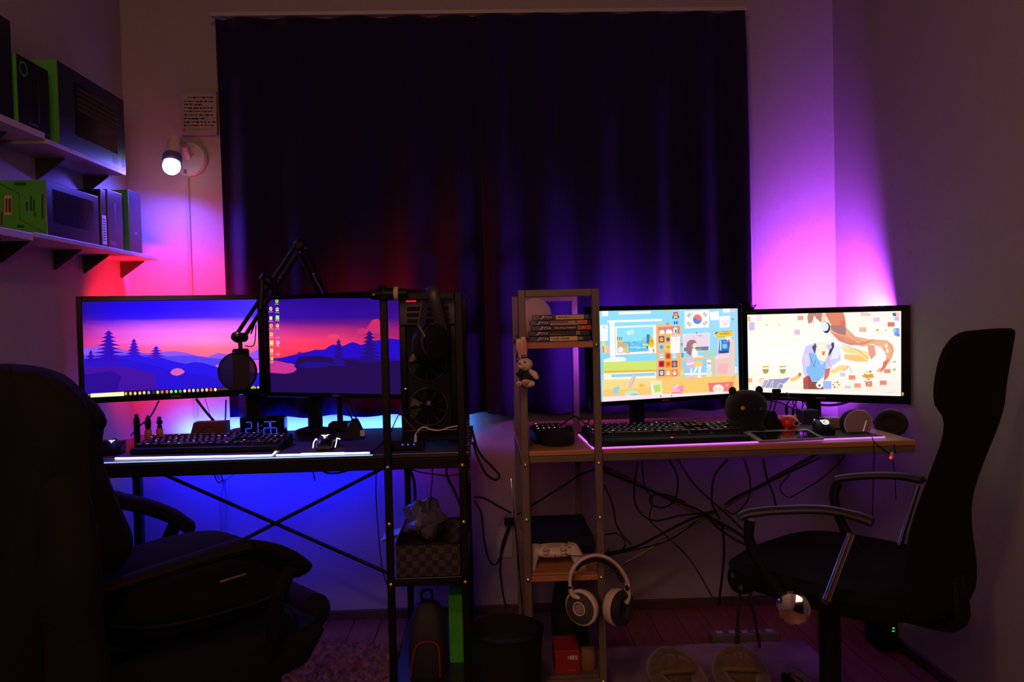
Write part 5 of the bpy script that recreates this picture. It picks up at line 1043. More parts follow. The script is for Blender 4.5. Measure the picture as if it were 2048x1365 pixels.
for dx, dy in ((0, .009), (.009, 0), (0, -.009), (-.009, 0)): MB().lathe([(.0042, .033), (.0042, .037), (0, .0375)], 12, M @ T(.045+dx, .046+dy, 0)).build('button', mat('grey_button', (.3, .27, .25), .4), t)
for dx, dy in ((0, .007), (.007, 0), (0, -.007), (-.007, 0)): MB().box(-.045+dx-.003, -.045+dx+.003, .046+dy-.003, .046+dy+.003, .033, .0372, M).build('direction_key', mat('grey_button', (.3, .27, .25), .4), t, False, bevel=.001)
MB().box(-.010, .012, .060, .070, .022, .027, M).build('port', blackp, t, False); MB().tube(cr([M @ Vector((0, .010, .030)), M @ Vector((.004, .0, .020)), at(1128, 1108, 2.30), at(1140, 1112, 2.27), at(1165, 1113, 2.26)], 5), .0014, 6).build('cord', cableM, t)
# white headphones hanging on the rack post
t = thing('headphones', 'white headphones with black pads hanging from the front post of right rack', 'headphones', tuple(at(1197, 1180, 2.16)))
wh = mat('warm_white_plastic', (.62, .54, .44), .35, var=.02); Yh = 2.17
pts = cr([at(1140, 1172, 2.150), at(1140, 1155, 2.152), at(1146, 1138, 2.155), at(1160, 1122, 2.160), at(1180, 1113, 2.165), at(1200, 1112, 2.165), at(1220, 1120, 2.165), at(1238, 1136, 2.168), at(1250, 1155, 2.170), at(1255, 1172, 2.172)], 5)
MB().tube(pts, .0135, 10, .42, up=(1, 0, .2)).build('headband', wh, t)
pin = cr([at(1152, 1140, 2.162), at(1166, 1128, 2.168), at(1184, 1121, 2.172), at(1202, 1120, 2.174), at(1220, 1128, 2.174), at(1236, 1144, 2.176), at(1246, 1164, 2.176)], 5)
MB().tube(pin, .0125, 8, .4, up=(1, 0, .2)).build('band_cushion', padm2, t)
MB().tube([at(1140, 1169, 2.150), at(1140, 1176, 2.150)], .0122, 10, .42, up=(1, 0, 0)).build('hinge', blackp, t); MB().tube([at(1255, 1169, 2.172), at(1254, 1180, 2.172)], .0122, 10, .42, up=(1, 0, 0)).build('hinge', blackp, t)
Mc = T(*at(1163, 1216, 2.150)) @ RZ(-38) @ RX(90) @ RZ(-12)
e = MB().lathe([(.020, -.022), (.046, -.014), (.050, -.004), (.049, .004), (.042, .008)], 34, Mc).build('ear_cup', wh, t)
MB().lathe([(.043, .0065), (.043, .0085), (.030, .012), (0, .0125)], 30, Mc).build('cup_face', mat('dark_grey_face', (.06, .055, .055), .4), e)
MB().torus(.0175, .0022, 26, 6, Mc @ T(0, 0, .0135)).build('cup_ring', wh, e); MB().lathe([(.013, .012), (.013, .0145), (0, .0150)], 20, Mc).build('cup_button', mat('grey_button', (.3, .27, .25), .4), e)
MB().torus(.036, .012, 30, 8, Mc @ T(0, 0, -.026)).build('ear_pad', padm2, e)
MB().tube(cr([at(1141, 1175, 2.150), at(1143, 1188, 2.150), at(1152, 1194, 2.150), at(1168, 1196, 2.146)], 5), .0095, 10, .7).build('yoke', wh, t)
Mc = T(*at(1232, 1214, 2.180)) @ RZ(48) @ RX(90) @ RZ(12)
e = MB().lathe([(.040, -.012), (.050, -.004), (.049, .006), (.046, .014), (.020, .020)], 34, Mc @ Matrix.Scale(-1, 4, (0, 0, 1))).build('ear_cup', wh, t)
MB().torus(.036, .013, 30, 8, Mc @ T(0, 0, .020)).build('ear_pad', padm2, e); MB().lathe([(0, 0), (.030, 0), (.030, .003), (0, .003)], 24, Mc @ T(0, 0, .014)).build('inner_cloth', padm2, e)
MB().tube(cr([at(1254, 1178, 2.172), at(1256, 1192, 2.175), at(1252, 1206, 2.180)], 5), .0095, 10, .7).build('yoke', wh, t)
# things low in the right rack
a, b = at(1110, 1303, 2.235), at(1161, 1352, 2.235); t = thing('red_box', 'flat red box with white lettering on the bottom rack shelf', 'box', ((a.x+b.x)/2, 2.29, .0785))
MB().box(a.x, b.x, 2.236, 2.345, .0785, a.z).build('carton', mat('red_card', (.28, .012, .014), .5), t, False, bevel=.001)
for i, (px, w, h) in enumerate(((1137, 1.5, 3), (1142, 2.5, 4), (1147, 2.5, 4.2), (1151.5, 1.2, 4.2), (1154, 1.2, 4.2))):
    q0, q1 = at(px-w, 1316-h, 2.236), at(px+w*.6, 1316+h, 2.236); MB().box(q0.x, q1.x, 2.2353, 2.2359, q1.z, q0.z).build('printed_mark', mat('white_ink', (.6, .6, .6), .5), t, False)
q = at(1146, 1341, 2.2352); MB().box(q.x-.012, q.x+.008, 2.2352, 2.2358, q.z-.0006, q.z+.0006).build('printed_line', mat('pink_ink', (.4, .2, .2), .5), t, False)
q = at(1150, 1255, 2.38); t = thing('black_bag', 'black soft bag standing behind the red box in right rack', 'bag', (.245, 2.42, .0785)); M = T(.238, 2.42, .0785)
MB().loft([[(x*sx+o, y*sy, z) for x, y in [(math.copysign(abs(math.cos(a))**.5, math.cos(a)), math.copysign(abs(math.sin(a))**.5, math.sin(a))) for a in [2*math.pi*i/20 for i in range(20)]]] for z, sx, sy, o in ((0, .052, .06, 0), (.02, .056, .062, 0), (.10, .05, .055, -.006), (.17, .034, .035, -.016), (.20, .020, .015, -.022), (.21, .008, .008, -.024))], True, M).build('bag_body', blackm, t, bevel=.004)
MB().tube(cr([M @ Vector((-.036, 0, .20)), M @ Vector((-.04, 0, .235)), M @ Vector((-.015, 0, .24)), M @ Vector((-.012, 0, .20))], 5), .004, 6).build('bag_handle', blackp, t)
c = at(1176, 1322, 2.26); t = thing('paper_pouch', 'small brown paper pouch right of the red box', 'pouch', (c.x, 2.27, .0785)); M = T(c.x, 2.265, .0785)
MB().loft([[(x*sx, y*sy, z) for x, y in [(math.cos(a), math.sin(a)) for a in [2*math.pi*i/16 for i in range(16)]]] for z, sx, sy in ((0, .020, .018), (.008, .023, .020), (.040, .022, .019), (.054, .019, .012), (.062, .017, .004))], True, M).build('pouch_body', mat('brown_paper', (.22, .11, .04), .8, bump=.4, bs=120), t)
MB().box(-.0175, .0175, -.005, .005, .057, .064, M).build('folded_top', mat('brown_paper', (.22, .11, .04)), t, False, bevel=.001)
# bin in front of the racks
t = thing('waste_bin', 'round black waste bin standing between the two racks', 'waste bin', (.035, 2.06, ZF)); M = T(.0355, 2.06, ZF+.0005)
MB().lathe([(.080, 0), (.092, .28), (.097, .305), (.099, .31), (.0975, .313), (.094, .312), (.088, .28), (.077, .006), (0, .006)], 40, M, True).build('shell', blackm, t)
MB().torus(.097, .003, 40, 8, M @ T(0, 0, .311)).build('rim', blackp, t)
MB().lathe([(.0005, .262), (.085, .262), (.0865, .268), (.0005, .280)], 32, M).build('liner', mat('dark_bag_liner', (.03, .03, .03), .4, bump=1, bs=30), t)
# leaning rod
a, b = at(1022, 958, 2.27), at(1045, 1222, 2.20)
t = thing('silver_rod', 'thin silver rod leaning against the left post of right rack', 'rod', tuple(at(1052, 1300, 2.17))); e = b+(b-a)*((b.z-ZF)/(a.z-b.z))
MB().tube([e+Vector((0, 0, .012)), a], .0022, 8).build('rod', chrome, t); MB().tube([e+Vector((0, 0, .001)), e+Vector((0, 0, .016))], .004, 8).build('rubber_tip', blackm, t)
# ------------------------------------------------------------------ low in the left rack
a, b = at(767, 1076, 2.225), at(934, 1148, 2.225)
t = thing('checked_basket', 'dark checkered storage basket on the middle shelf of left rack', 'basket', (-.175, 2.33, .3725)); ck = mat('checked_weave', (.010, .010, .009), .7, kind='check', col2=(.042, .039, .030), vs=55)
zq = .462; X0, X1 = -.264, -.085
MB().box(X0, X1, 2.226, 2.231, .3728, zq).box(X0, X1, 2.51, 2.515, .3728, zq).box(X0, X0+.005, 2.231, 2.51, .3728, zq).box(X1-.005, X1, 2.231, 2.51, .3728, zq).box(X0+.005, X1-.005, 2.231, 2.51, .3728, .378).build('basket_body', ck, t, False, bevel=.001)
MB().box(X0-.001, X1+.001, 2.2245, 2.2325, zq, zq+.005).box(X0-.001, X1+.001, 2.5085, 2.5165, zq, zq+.005).box(X0-.001, X0+.006, 2.2325, 2.5085, zq, zq+.005).box(X1-.006, X1+.001, 2.2325, 2.5085, zq, zq+.005).build('basket_rim', blackm, t, False, bevel=.001)
def crumple(name, label, cat, c, r3, mt, seed, amp=.25):
    r = random.Random(seed); mb = MB().ell((0, 0, 0), r3, 22, 14); ph = [r.uniform(0, 6) for _ in range(9)]
    vs = []
    for v in mb.v:
        k = 1+amp*(math.sin(v.x/r3[0]*5+ph[0]+v.z*40)*math.sin(v.y/r3[1]*4+ph[1])+.6*math.sin(v.z/r3[2]*7+ph[2]+v.x*60)*math.sin(v.x/r3[0]*9+ph[3]))
        vs.append(Vector((v.x*k, v.y*k, v.z*k))+Vector(c))
    mb.v = vs; return tag(mb.build(name, mt, None, True, ang=25), label, cat)
cl_ = mat('crinkled_film', (.085, .085, .13), .25, bump=.8, bs=60)
q = at(850, 1045, 2.35); crumple('plastic_bag', 'crumpled pale plastic bag stuffed in the checkered basket', 'bag', (q.x, 2.36, .500), (.060, .07, .055), cl_, 3)
q = at(787, 1068, 2.30); t = thing('paper_packet', 'shiny folded packet at the left end of the checkered basket', 'packet', (q.x, 2.32, .45)); M = T(q.x-.006, 2.30, .467) @ RY(-18)
MB().box(-.026, .028, -.03, .05, 0, .008, M).build('packet_body', mat('glossy_packet', (.12, .12, .2), .2), t, False, bevel=.002); MB().box(-.026, .028, -.034, -.030, .001, .006, M).build('packet_flap', MATS['glossy_packet'], t, False, bevel=.001)
# green box and backpack on the floor of the left rack
a, b = at(893, 1192, 2.40), at(930, 1340, 2.40)
t = thing('green_box', 'tall bright green box standing in the bottom of left rack', 'box', (-.10, 2.47, .0755))
MB().box(-.128, -.086, 2.345, 2.60, .0755, at(912, 1192, 2.345).z).build('carton', mat('bright_green_card', (.05, .42, .015), .55), t, False, bevel=.001)
MB().box(-.1285, -.0855, 2.3445, 2.6005, at(912, 1192, 2.345).z+.0003, at(912, 1192, 2.345).z+.002).build('lid', mat('bright_green_card', (.05, .42, .015)), t, False)
q = at(860, 1340, 2.27); t = thing('backpack', 'black backpack with dark red piping on the bottom shelf of left rack', 'backpack', (-.19, 2.34, .0755)); M = T(-.187, 2.31, .0758)
sq = [(math.copysign(abs(math.cos(a))**.6, math.cos(a)), math.copysign(abs(math.sin(a))**.6, math.sin(a))) for a in [2*math.pi*i/24 for i in range(24)]]
MB().loft([[(x*sx, y*sy, z) for x, y in sq] for z, sx, sy in ((0, .054, .060), (.03, .057, .064), (.10, .056, .06), (.15, .050, .05), (.185, .036, .038), (.20, .018, .02))], True, M).build('bag_body', mat('black_nylon', (.014, .014, .016), .7, bump=.3, bs=300), t)
MB().tube(cr([M @ Vector(q) for q in ((-.048, -.060, .004), (-.040, -.064, .06), (-.026, -.062, .095), (.006, -.062, .105), (.032, -.062, .09), (.036, -.066, .05), (.036, -.066, .004))], 6), .0028, 6).build('red_piping', mat('dark_red_piping', (.22, .015, .025), .6), t)
MB().tube(cr([M @ Vector(q) for q in ((-.012, 0, .195), (-.016, 0, .225), (.012, 0, .23), (.014, 0, .195))], 5), .004, 6).build('carry_loop', blackm, t)

# ------------------------------------------------------------------ office chairs
def ringpts(c, s, f, a, b0, b1, z, n=28, e=.55):
    """rounded oblong in the plane z: half-width a along s, from b0 to b1 along f"""
    out = []
    for i in range(n):
        t = 2*math.pi*i/n; x = math.copysign(abs(math.cos(t))**e, math.cos(t))*a; y = math.copysign(abs(math.sin(t))**e, math.sin(t))
        y = (b0+b1)/2+(b1-b0)/2*y; p = c+s*x+f*y; out.append((p.x, p.y, z))
    return out
def star_base(t, c, m_, z0, rad, ang, hub=.035):
    MB().tube([(c.x, c.y, z0+.085), (c.x, c.y, z0+.40)], .026, 14).build('gas_column', blackmet, t)
    MB().lathe([(.0, .055), (hub, .055), (hub, .10), (.028, .115), (0, .115)], 20, T(c.x, c.y, z0)).build('hub', m_, t)
    for k in range(5):
        a = math.radians(ang+72*k); d = Vector((math.cos(a), math.sin(a), 0)); p = Vector((c.x, c.y, z0))
        MB().tube(cr([p+d*.02+Vector((0,0,.088)), p+d*rad*.5+Vector((0,0,.092)), p+d*rad+Vector((0,0,.062))], 5), [.026]*5+[.022]*5+[.015], 10, .7).build('base_leg', m_, t)
        q = p+d*rad; sd = Vector((-d.y, d.x, 0)); w = MB().tube([q+Vector((0,0,.060)), q+Vector((0,0,.040))], .006, 8)
        cs = w.build('caster', blackp, t)
        for s_ in (-1, 1): MB().tube([q+sd*.006*s_+Vector((0,0,.0265)), q+sd*.020*s_+Vector((0,0,.0265))], .026, 16).build('wheel', blackp, cs)
# --- left chair, seen from behind its side, with a hoodie over the back
f = Vector((.75, .66, 0)); s = Vector((.66, -.75, 0)); B = Vector((-.80, 1.44, 0)); fabric = mat('black_chair_fabric', (.0032, .0029, .002), .9, spec=.2, bump=.4, bs=300); dkp = mat('dark_grey_plastic', (.0045, .004, .0022), .8, spec=.12)
z_r = ZF+.028
t = thing('office_chair', 'black reclining office chair at left with a hoodie over its back', 'office chair', (B.x+f.x*.24, B.y+f.y*.24, z_r), 'office chairs')
MB().loft([ringpts(B, s, f, a, b0, b1, z) for z, a, b0, b1 in ((.50, .18, -.11, -.02), (.55, .215, -.115, -.02), (.70, .225, -.10, -.015), (.85, .225, -.075, -.005), (.95, .20, -.06, .0), (.985, .17, -.055, -.01))]).build('backrest', fabric, t)
S_ = B+f*.255
MB().loft([ringpts(S_, s, f, a, b0, b1, z) for z, a, b0, b1 in ((.415, .19, -.18, .16), (.43, .235, -.22, .20), (.47, .245, -.23, .225), (.505, .235, -.22, .22), (.515, .20, -.18, .19))]).build('seat', fabric, t)
rA, rB = S_+f*.195-s*.20, S_+f*.195+s*.165
MB().tube([Vector((*rA.xy, .50)), Vector((*(rA+(rB-rA)*.03).xy, .50)), Vector((*(rA+(rB-rA)*.97).xy, .50)), Vector((*rB.xy, .50))], [.02, .038, .038, .02], 16).build('footrest_roll', fabric, t)
for nm, pts in (('armrest', [at(452, 1102, 1.34), at(485, 1100, 1.36), at(530, 1105, 1.40), at(570, 1120, 1.43), at(598, 1140, 1.46)]), ('armrest', [at(205, 1003, 1.77), at(245, 1003, 1.79), at(300, 1016, 1.82), at(345, 1033, 1.85), at(380, 1056, 1.88)])):
    far = pts[0].y > 1.6
    bk = B+(s if not far else -s)*.225-f*.02
    ap = cr([Vector((bk.x, bk.y, pts[0].z-.05))]+pts, 5)
    e = MB().tube(ap, [.018+.010*min(1, i/8) for i in range(len(ap))], 12, .55).build(nm, dkp, t)
    q = pts[-2]; lo = S_+(s if not far else -s)*.245+f*.06
    MB().tube(cr([q+Vector((.01, 0, -.01)), q+Vector((-.015, 0, -.07)), Vector((lo.x, lo.y, .50)), Vector((*(lo-(s if not far else -s)*.06).xy, .42))], 5), .020, 10, .7).build('arm_support', dkp, e)
    MB().tube([Vector((lo.x, lo.y, .43)), Vector((*(lo-(s if not far else -s)*.05).xy, .43))], .016, 10).build('arm_bracket', dkp, e)
mc = S_
MB().box(-.10, .10, -.10, .10, .37, .415, T(mc.x, mc.y, 0) @ RZ(math.degrees(math.atan2(f.y, f.x)))).build('tilt_mechanism', blackmet, t, False, bevel=.006)
a, b = at(440, 1165, 1.45), at(492, 1149, 1.48); MB().tube([a, b], .0022, 8).build('steel_lever', steel, t)
star_base(t, S_, blackp, z_r, .30, 50)
MB().loft([ringpts(S_, s, f, a, b0, b1, z) for z, a, b0, b1 in ((.30, .02, -.02, .02), (.37, .10, -.10, .10))]).build('seat_plate', blackmet, t)
# hoodie
def zof(y, px=120, Y=1.36): return at(px, y, Y).z
hood = mat('olive_black_jersey', (.0062, .0054, .0027), .95, bump=.8, bs=220, spec=.1)
secs = [(728, .06, -.055, -.030), (735, .12, -.075, .005), (752, .16, -.085, .028), (785, .20, -.095, .052), (815, .215, -.10, .070), (850, .22, -.105, .083), (872, .222, -.105, .078), (910, .225, -.11, .075), (960, .228, -.115, .087), (1010, .228, -.115, .100), (1060, .226, -.12, .116), (1100, .222, -.115, .128), (1130, .21, -.10, .126), (1165, .19, -.045, .100)]
rg = []; r = random.Random(2)
for i, (y, a, b0, b1) in enumerate(secs):
    pts = ringpts(B, s, f, a, b0, b1, zof(y), 44, .75)
    rg.append([(x+.006*math.sin(k*1.9+i*.55)*f.x+.004*math.sin(k*3.1-i*.8), yy+.006*math.sin(k*1.9+i*.55)*f.y, z) for k, (x, yy, z) in enumerate(pts)])
ht = thing('hoodie', 'dark olive hooded sweatshirt draped over the left office chair back', 'hoodie', (B.x, B.y, .62))
MB().loft(rg[::-1]).build('hoodie_body', hood, ht, sub=1, ang=180)
def sleeve(p, w, seed):
    r = random.Random(seed); pts = cr(p, 5)
    rr = [w*(.75+.25*math.sin(min(1, i/len(pts)*3)*1.57))*(1+.05*math.sin(i*.7+seed)) for i in range(len(pts))]
    MB().tube(pts, rr, 16, .8, up=tuple(f)).build('sleeve', hood, ht, sub=1, ang=180)
pn = B+s*.20+f*.02
sleeve([at(118, 960, 1.20), at(140, 1080, 1.18), at(140, 1180, 1.18), at(150, 1280, 1.18), at(160, 1370, 1.18), at(166, 1430, 1.18)], .052, 1)
sleeve([at(10, 960, 1.50), at(5, 1080, 1.46), at(0, 1180, 1.42), at(8, 1262, 1.40), at(10, 1290, 1.40)], .040, 2)
MB().loft([ringpts(B, s, f, a, b0, b1, z, 30, .8) for z, a, b0, b1 in ((zof(868), .17, .035, .078), (zof(850), .19, .02, .088), (zof(815), .18, .0, .078), (zof(780), .15, -.02, .055), (zof(750), .11, -.03, .04), (zof(738), .06, -.03, .01))]).build('hood', hood, ht, sub=1, ang=180)
# pillow on the seat
t = thing('seat_pillow', 'dark lumbar pillow lying on the seat of left office chair', 'pillow', (S_.x, S_.y, .515))
cP = S_-f*.02+s*.02
MB().loft([ringpts(cP, s, f, a, b0, b1, z, 32, .7) for z, a, b0, b1 in ((.518, .12, -.12, .12), (.54, .17, -.16, .175), (.59, .175, -.165, .185), (.62, .16, -.15, .16), (.648, .12, -.09, .13), (.665, .06, -.01, .09))]).build('pillow_body', mat('black_pillow_cloth', (.003, .0026, .0022), .95, spec=.15, bump=.5, bs=250), t, sub=1, ang=180)
MB().tube([tuple(Vector(p)) for p in ringpts(cP, s, f, .176, -.166, .186, .565, 32, .7)]+[tuple(ringpts(cP, s, f, .176, -.166, .186, .565, 32, .7)[0])], .003, 6).build('piping', blackm, t)
# --- right chair
f = Vector((-.622, .783, 0)); s = Vector((.783, .622, 0)); B = Vector((1.03, 1.70, 0))
t = thing('office_chair', 'black high-backed mesh office chair with chrome arm struts at right', 'office chair', (.86, 1.87, ZF+.01), 'office chairs')
mesh = mat('black_chair_mesh', (.003, .0028, .0026), .9, bump=.5, bs=500, spec=.2)
prof = [(1240, 1872, 0.028, 0.17), (1185, 1870, 0.036, 0.185), (1150, 1870, 0.03, 0.185), (1100, 1868, 0.022, 0.175), (1050, 1870, 0.016, 0.165), (1000, 1882, 0.014, 0.155), (960, 1897, 0.014, 0.15), (900, 1921, 0.014, 0.15), (850, 1941, 0.016, 0.15), (812, 1946, .018, .165), (800, 1952, .026, .19), (760, 1954, .034, .19), (720, 1962, .034, .19), (690, 1970, .030, .185), (668, 1982, .022, .17), (657, 1990, .010, .14)]
rg = []
for y, px, th, a in prof:
    e = (px-1935+(22 if y < 805 else 38))/1028; z = at(1935, y, 1.70).z; ring = []
    for sgn in (1, -1):
        for i in range(12):
            u = -1+2*i/11; u *= sgn
            wrap = -.020*(abs(u)**2.2)            # sides wrap forward
            p = B+s*(a*u)+f*(-e-wrap*1.0+sgn*th/2*(1-.55*abs(u)**6)); ring.append((p.x, p.y, z))
    rg.append(ring)
MB().loft(rg).build('backrest', mesh, t, sub=1, ang=180)
z1_, z2_ = at(1935, 806, 1.70).z, at(1935, 800, 1.70).z
ss = [B+s*(.135*u)+f*(-(1952-1935+22)/1028+.013+.02*abs(u)**2.2) for u in [-1+2*i/10 for i in range(11)]]
MB().tube([Vector((p.x, p.y, (z1_+z2_)/2)) for p in ss], .003, 6).build('headrest_seam', blackm, t)
S_ = B+f*.27
MB().loft([ringpts(S_, s, f, a, b0, b1, z) for z, a, b0, b1 in ((.405, .17, -.20, .18), (.43, .23, -.24, .22), (.465, .24, -.25, .235), (.485, .22, -.22, .21))]).build('seat', mesh, t)
def armr(pts, sup, rod, disc):
    e = MB().tube(cr(pts, 6), [.008]+[.018]*(len(pts)*6-7-5)+[.020]*5+[.010], 12, .5).build('armrest', mat('grey_black_arm', (.018, .015, .016), .5, spec=.3), t)
    MB().tube(cr(sup, 6), .016, 10, .7).build('front_support', blackp, e)
    MB().tube(rod, .0085, 12).build('chrome_strut', chrome, e)
    MB().lathe([(0, -.012), (.030, -.012), (.033, -.004), (.034, .002), (.030, .008), (.018, .012), (0, .0135)], 36, disc).build('chrome_disc', chrome, e)
d0 = at(1587, 1217, 1.60)
armr([at(1478, 1036, 1.665), at(1500, 1027, 1.66), at(1560, 1021, 1.645), at(1640, 1020, 1.62), at(1700, 1030, 1.60), at(1748, 1046, 1.58)],
     [at(1500, 1040, 1.66), at(1498, 1080, 1.66), at(1520, 1130, 1.645), at(1560, 1190, 1.625), at(1590, 1222, 1.615)],
     [at(1703, 1068, 1.60), at(1653, 1200, 1.61)], T(*d0) @ Vector((-.52, -.85, .12)).to_track_quat('Z', 'Y').to_matrix().to_4x4())
d1 = d0+s*.50; d1.z = d0.z
armr([at(1668, 960, 2.06), at(1690, 956, 2.05), at(1740, 952, 2.03), at(1800, 953, 2.00), at(1850, 962, 1.96)],
     [at(1676, 965, 2.06), at(1668, 1000, 2.06), at(1690, 1060, 2.04), at(1730, 1110, 2.00)],
     [at(1838, 972, 1.97), at(1800, 1090, 1.98)], T(*(S_+s*.25+Vector((0, 0, .44)))) @ Vector((s.x, s.y, 0)).to_track_quat('Z', 'Y').to_matrix().to_4x4())
MB().tube([d0+s*.01, Vector((*(S_-s*.20).xy, .44))], .014, 10).tube([at(1653, 1198, 1.61), Vector((*(S_-s*.20-f*.06).xy, .44))], .012, 10).build('arm_bracket', blackp, t)
MB().tube(cr([Vector((*(B+f*.02).xy, .50)), Vector((*(B+f*.01).xy, .40)), Vector((*(B+f*.10).xy, .385)), Vector((*(S_).xy, .385))], 5), .03, 10, .6).build('back_bracket', blackmet, t)
star_base(t, B+f*.31, chrome, ZF+.0105, .345, 85)
# ------------------------------------------------------------------ slippers
slm = mat('tan_fleece', (.13, .085, .033), .95, bump=.9, bs=160, var=.25, vs=30, sheen=.3)
def slipper(px, py, rz, label):
    c = on(px, py, ZF+.01); M = T(c.x, c.y, ZF+.0105) @ RZ(rz)
    t = thing('slipper', label, 'slipper', (c.x, c.y, ZF+.0105), 'pair of puffy slippers'); n = 28
    def rng(z, k, y0=0): return [(.074*k*math.copysign(abs(math.cos(a))**.85, math.cos(a))*(1-.12*math.sin(a)*0), .02+.125*k*math.sin(a)+y0, z) for a in [2*math.pi*i/n for i in range(n)]]
    MB().loft([rng(0, .93), rng(.012, .98), rng(.018, .96)], True, M).build('sole', mat('tan_sole', (.10, .065, .03), .9), t)
    # puffy upper: open ring at the back, closed toe
    rings = []
    for i in range(25):
        a = math.radians(-90+15*i)
        cx, cy = .060*math.cos(a), .02+.108*math.sin(a); rr = .022+.014*max(0, math.sin(a))
        nx, ny = math.cos(a), math.sin(a)
        rings.append([(cx+nx*rr*math.cos(b), cy+ny*rr*math.cos(b), .020+rr*.9+rr*1.05*math.sin(b)) for b in [2*math.pi*j/12 for j in range(12)]])
    MB().loft(rings, False, M).build('upper_rim', slm, t)
    MB().ell((0, .072, .042), (.068, .066, .040), 24, 12, M, .9).build('toe_cap', slm, t)
    MB().ell((0, -.02, .022), (.048, .075, .006), 20, 8, M).build('insole', mat('pale_insole', (.17, .125, .065), .95, bump=.5, bs=200), t)
    MB().tube(cr([M @ Vector(q) for q in ((-.055, .018, .060), (-.03, .006, .068), (0, .002, .070), (.03, .006, .068), (.055, .018, .060))], 5), .007, 8).build('opening_cuff', mat('pale_insole', (.36, .27, .16)), t)
    for x in (-.018, -.004, .012): MB().tube([M @ Vector((x, .055, .0825)), M @ Vector((x*1.1, .078, .083)), M @ Vector((x*1.15, .092, .0785))], .0025, 6).build('red_stripe', mat('dull_red_thread', (.32, .05, .03), .8), t)
    return t
for o in (slipper(1361, 1392, 4, 'left puffy tan slipper with red stripes on the mauve rug'), slipper(1486, 1388, -10, 'right puffy tan slipper with red stripes, beside the chrome chair leg')):
    for ch in o.children:
        pass
# ------------------------------------------------------------------ cables, plugs, fan under the desks
cab = [([(1035, 1030, 2.45), (1130, 970, 2.55), (1165, 948, 2.6), (1205, 935, 2.68)], .0026, 'thin black cable running diagonally behind the right rack'),
 ([(1208, 943, 2.66), (1260, 965, 2.67), (1320, 990, 2.68), (1400, 1022, 2.68), (1440, 1050, 2.66)], .0034, 'black cable descending from the rack to the tangle'),
 ([(1275, 925, 2.70), (1268, 990, 2.69), (1280, 1025, 2.68), (1310, 1042, 2.67), (1360, 1032, 2.67), (1420, 1025, 2.67)], .0028, 'leftmost cable bowing down under the right desk'),
 ([(1283, 922, 2.71), (1290, 975, 2.70), (1305, 1000, 2.70), (1300, 1040, 2.69), (1330, 1070, 2.69), (1380, 1120, 2.69), (1425, 1195, 2.69)], .0022, 'long thin cable falling to the floor left of the fan'),
 ([(1338, 920, 2.70), (1355, 955, 2.69), (1350, 1000, 2.68), (1325, 1016, 2.67), (1302, 1008, 2.67), (1304, 992, 2.67), (1330, 990, 2.68), (1370, 1005, 2.68)], .0030, 'cable with a small loop under the middle of right desk'),
 ([(1356, 920, 2.69), (1385, 965, 2.68), (1420, 1000, 2.67), (1455, 1030, 2.66), (1485, 1060, 2.65)], .0032, 'slanting cable under the middle of right desk'),
 ([(1455, 920, 2.69), (1430, 950, 2.68), (1424, 985, 2.68), (1425, 1010, 2.67), (1440, 1040, 2.66)], .0034, 'thick cable hanging left of the right desk brace end'),
 ([(1488, 920, 2.69), (1500, 960, 2.69), (1496, 1000, 2.68), (1470, 1028, 2.67), (1450, 1020, 2.67)], .0024, 'cable hanging behind the armrest tip of right chair'),
 ([(1526, 918, 2.70), (1535, 960, 2.70), (1545, 985, 2.70), (1552, 1012, 2.69)], .0030, 'straight cable hanging beside the armrest of right chair'),
 ([(1640, 916, 2.70), (1590, 940, 2.69), (1530, 968, 2.68), (1480, 990, 2.67), (1450, 1010, 2.66)], .0034, 'long cable rising to the right end of right desk'),
 ([(1690, 912, 2.70), (1670, 935, 2.70), (1640, 960, 2.70), (1600, 985, 2.69), (1575, 995, 2.69), (1560, 975, 2.69), (1580, 950, 2.69)], .0020, 'thin looping cable near the right rear leg'),
 ([(1210, 1108, 2.60), (1270, 1095, 2.62), (1330, 1065, 2.64), (1380, 1040, 2.66), (1430, 1022, 2.66)], .0042, 'thick cable bundle running up to the tangle'),
 ([(1212, 1112, 2.58), (1280, 1098, 2.60), (1340, 1080, 2.62), (1390, 1045, 2.65)], .0026, 'thin cable below the thick cable bundle'),
 ([(1210, 1070, 2.5), (1235, 1068, 2.5), (1250, 1085, 2.5), (1245, 1100, 2.5), (1225, 1108, 2.5), (1215, 1100, 2.5)], .0024, 'curled cable beside the rack above white headphones'),
 ([(1208, 970, 2.6), (1225, 1010, 2.6), (1235, 1055, 2.6), (1262, 1090, 2.6)], .0026, 'cable hanging just right of the rack post'),
 ([(1445, 1050, 2.66), (1448, 1110, 2.66), (1440, 1190, 2.66), (1438, 1212, 2.66)], .0040, 'thick cable dropping from the tangle to the power strip'),
 ([(1400, 1030, 2.65), (1440, 1045, 2.63), (1480, 1070, 2.62), (1500, 1090, 2.62), (1480, 1085, 2.62), (1440, 1060, 2.64), (1420, 1040, 2.65)], .0040, 'bunched cable at the centre of the tangle')]
for pts, r_, lb in cab: pxcable('black_cable', pts, 2.68, r_, cableM, lb, group='cables under the right desk')
pxcable('grey_cable', [(431, 945, 2.9), (440, 960, 2.95), (447, 962, 2.98), (440, 1010, 3.0), (442, 1065, 3.008)], 3.0, .0028, mat('grey_cable_rubber', (.25, .25, .27), .6), 'left strand of the pale cable pair hanging to the wall outlet')
pxcable('grey_cable', [(475, 942, 2.9), (455, 958, 2.95), (450, 965, 2.98), (453, 1010, 3.0), (448, 1065, 3.008)], 3.0, .0028, MATS['grey_cable_rubber'], 'right strand of the pale cable pair hanging to the wall outlet')
pxcable('black_cable', [(428, 941, 2.75), (430, 955, 2.76), (438, 966, 2.78), (445, 960, 2.80), (440, 948, 2.79)], 2.76, .0022, cableM, 'small curled cable under the black desk')
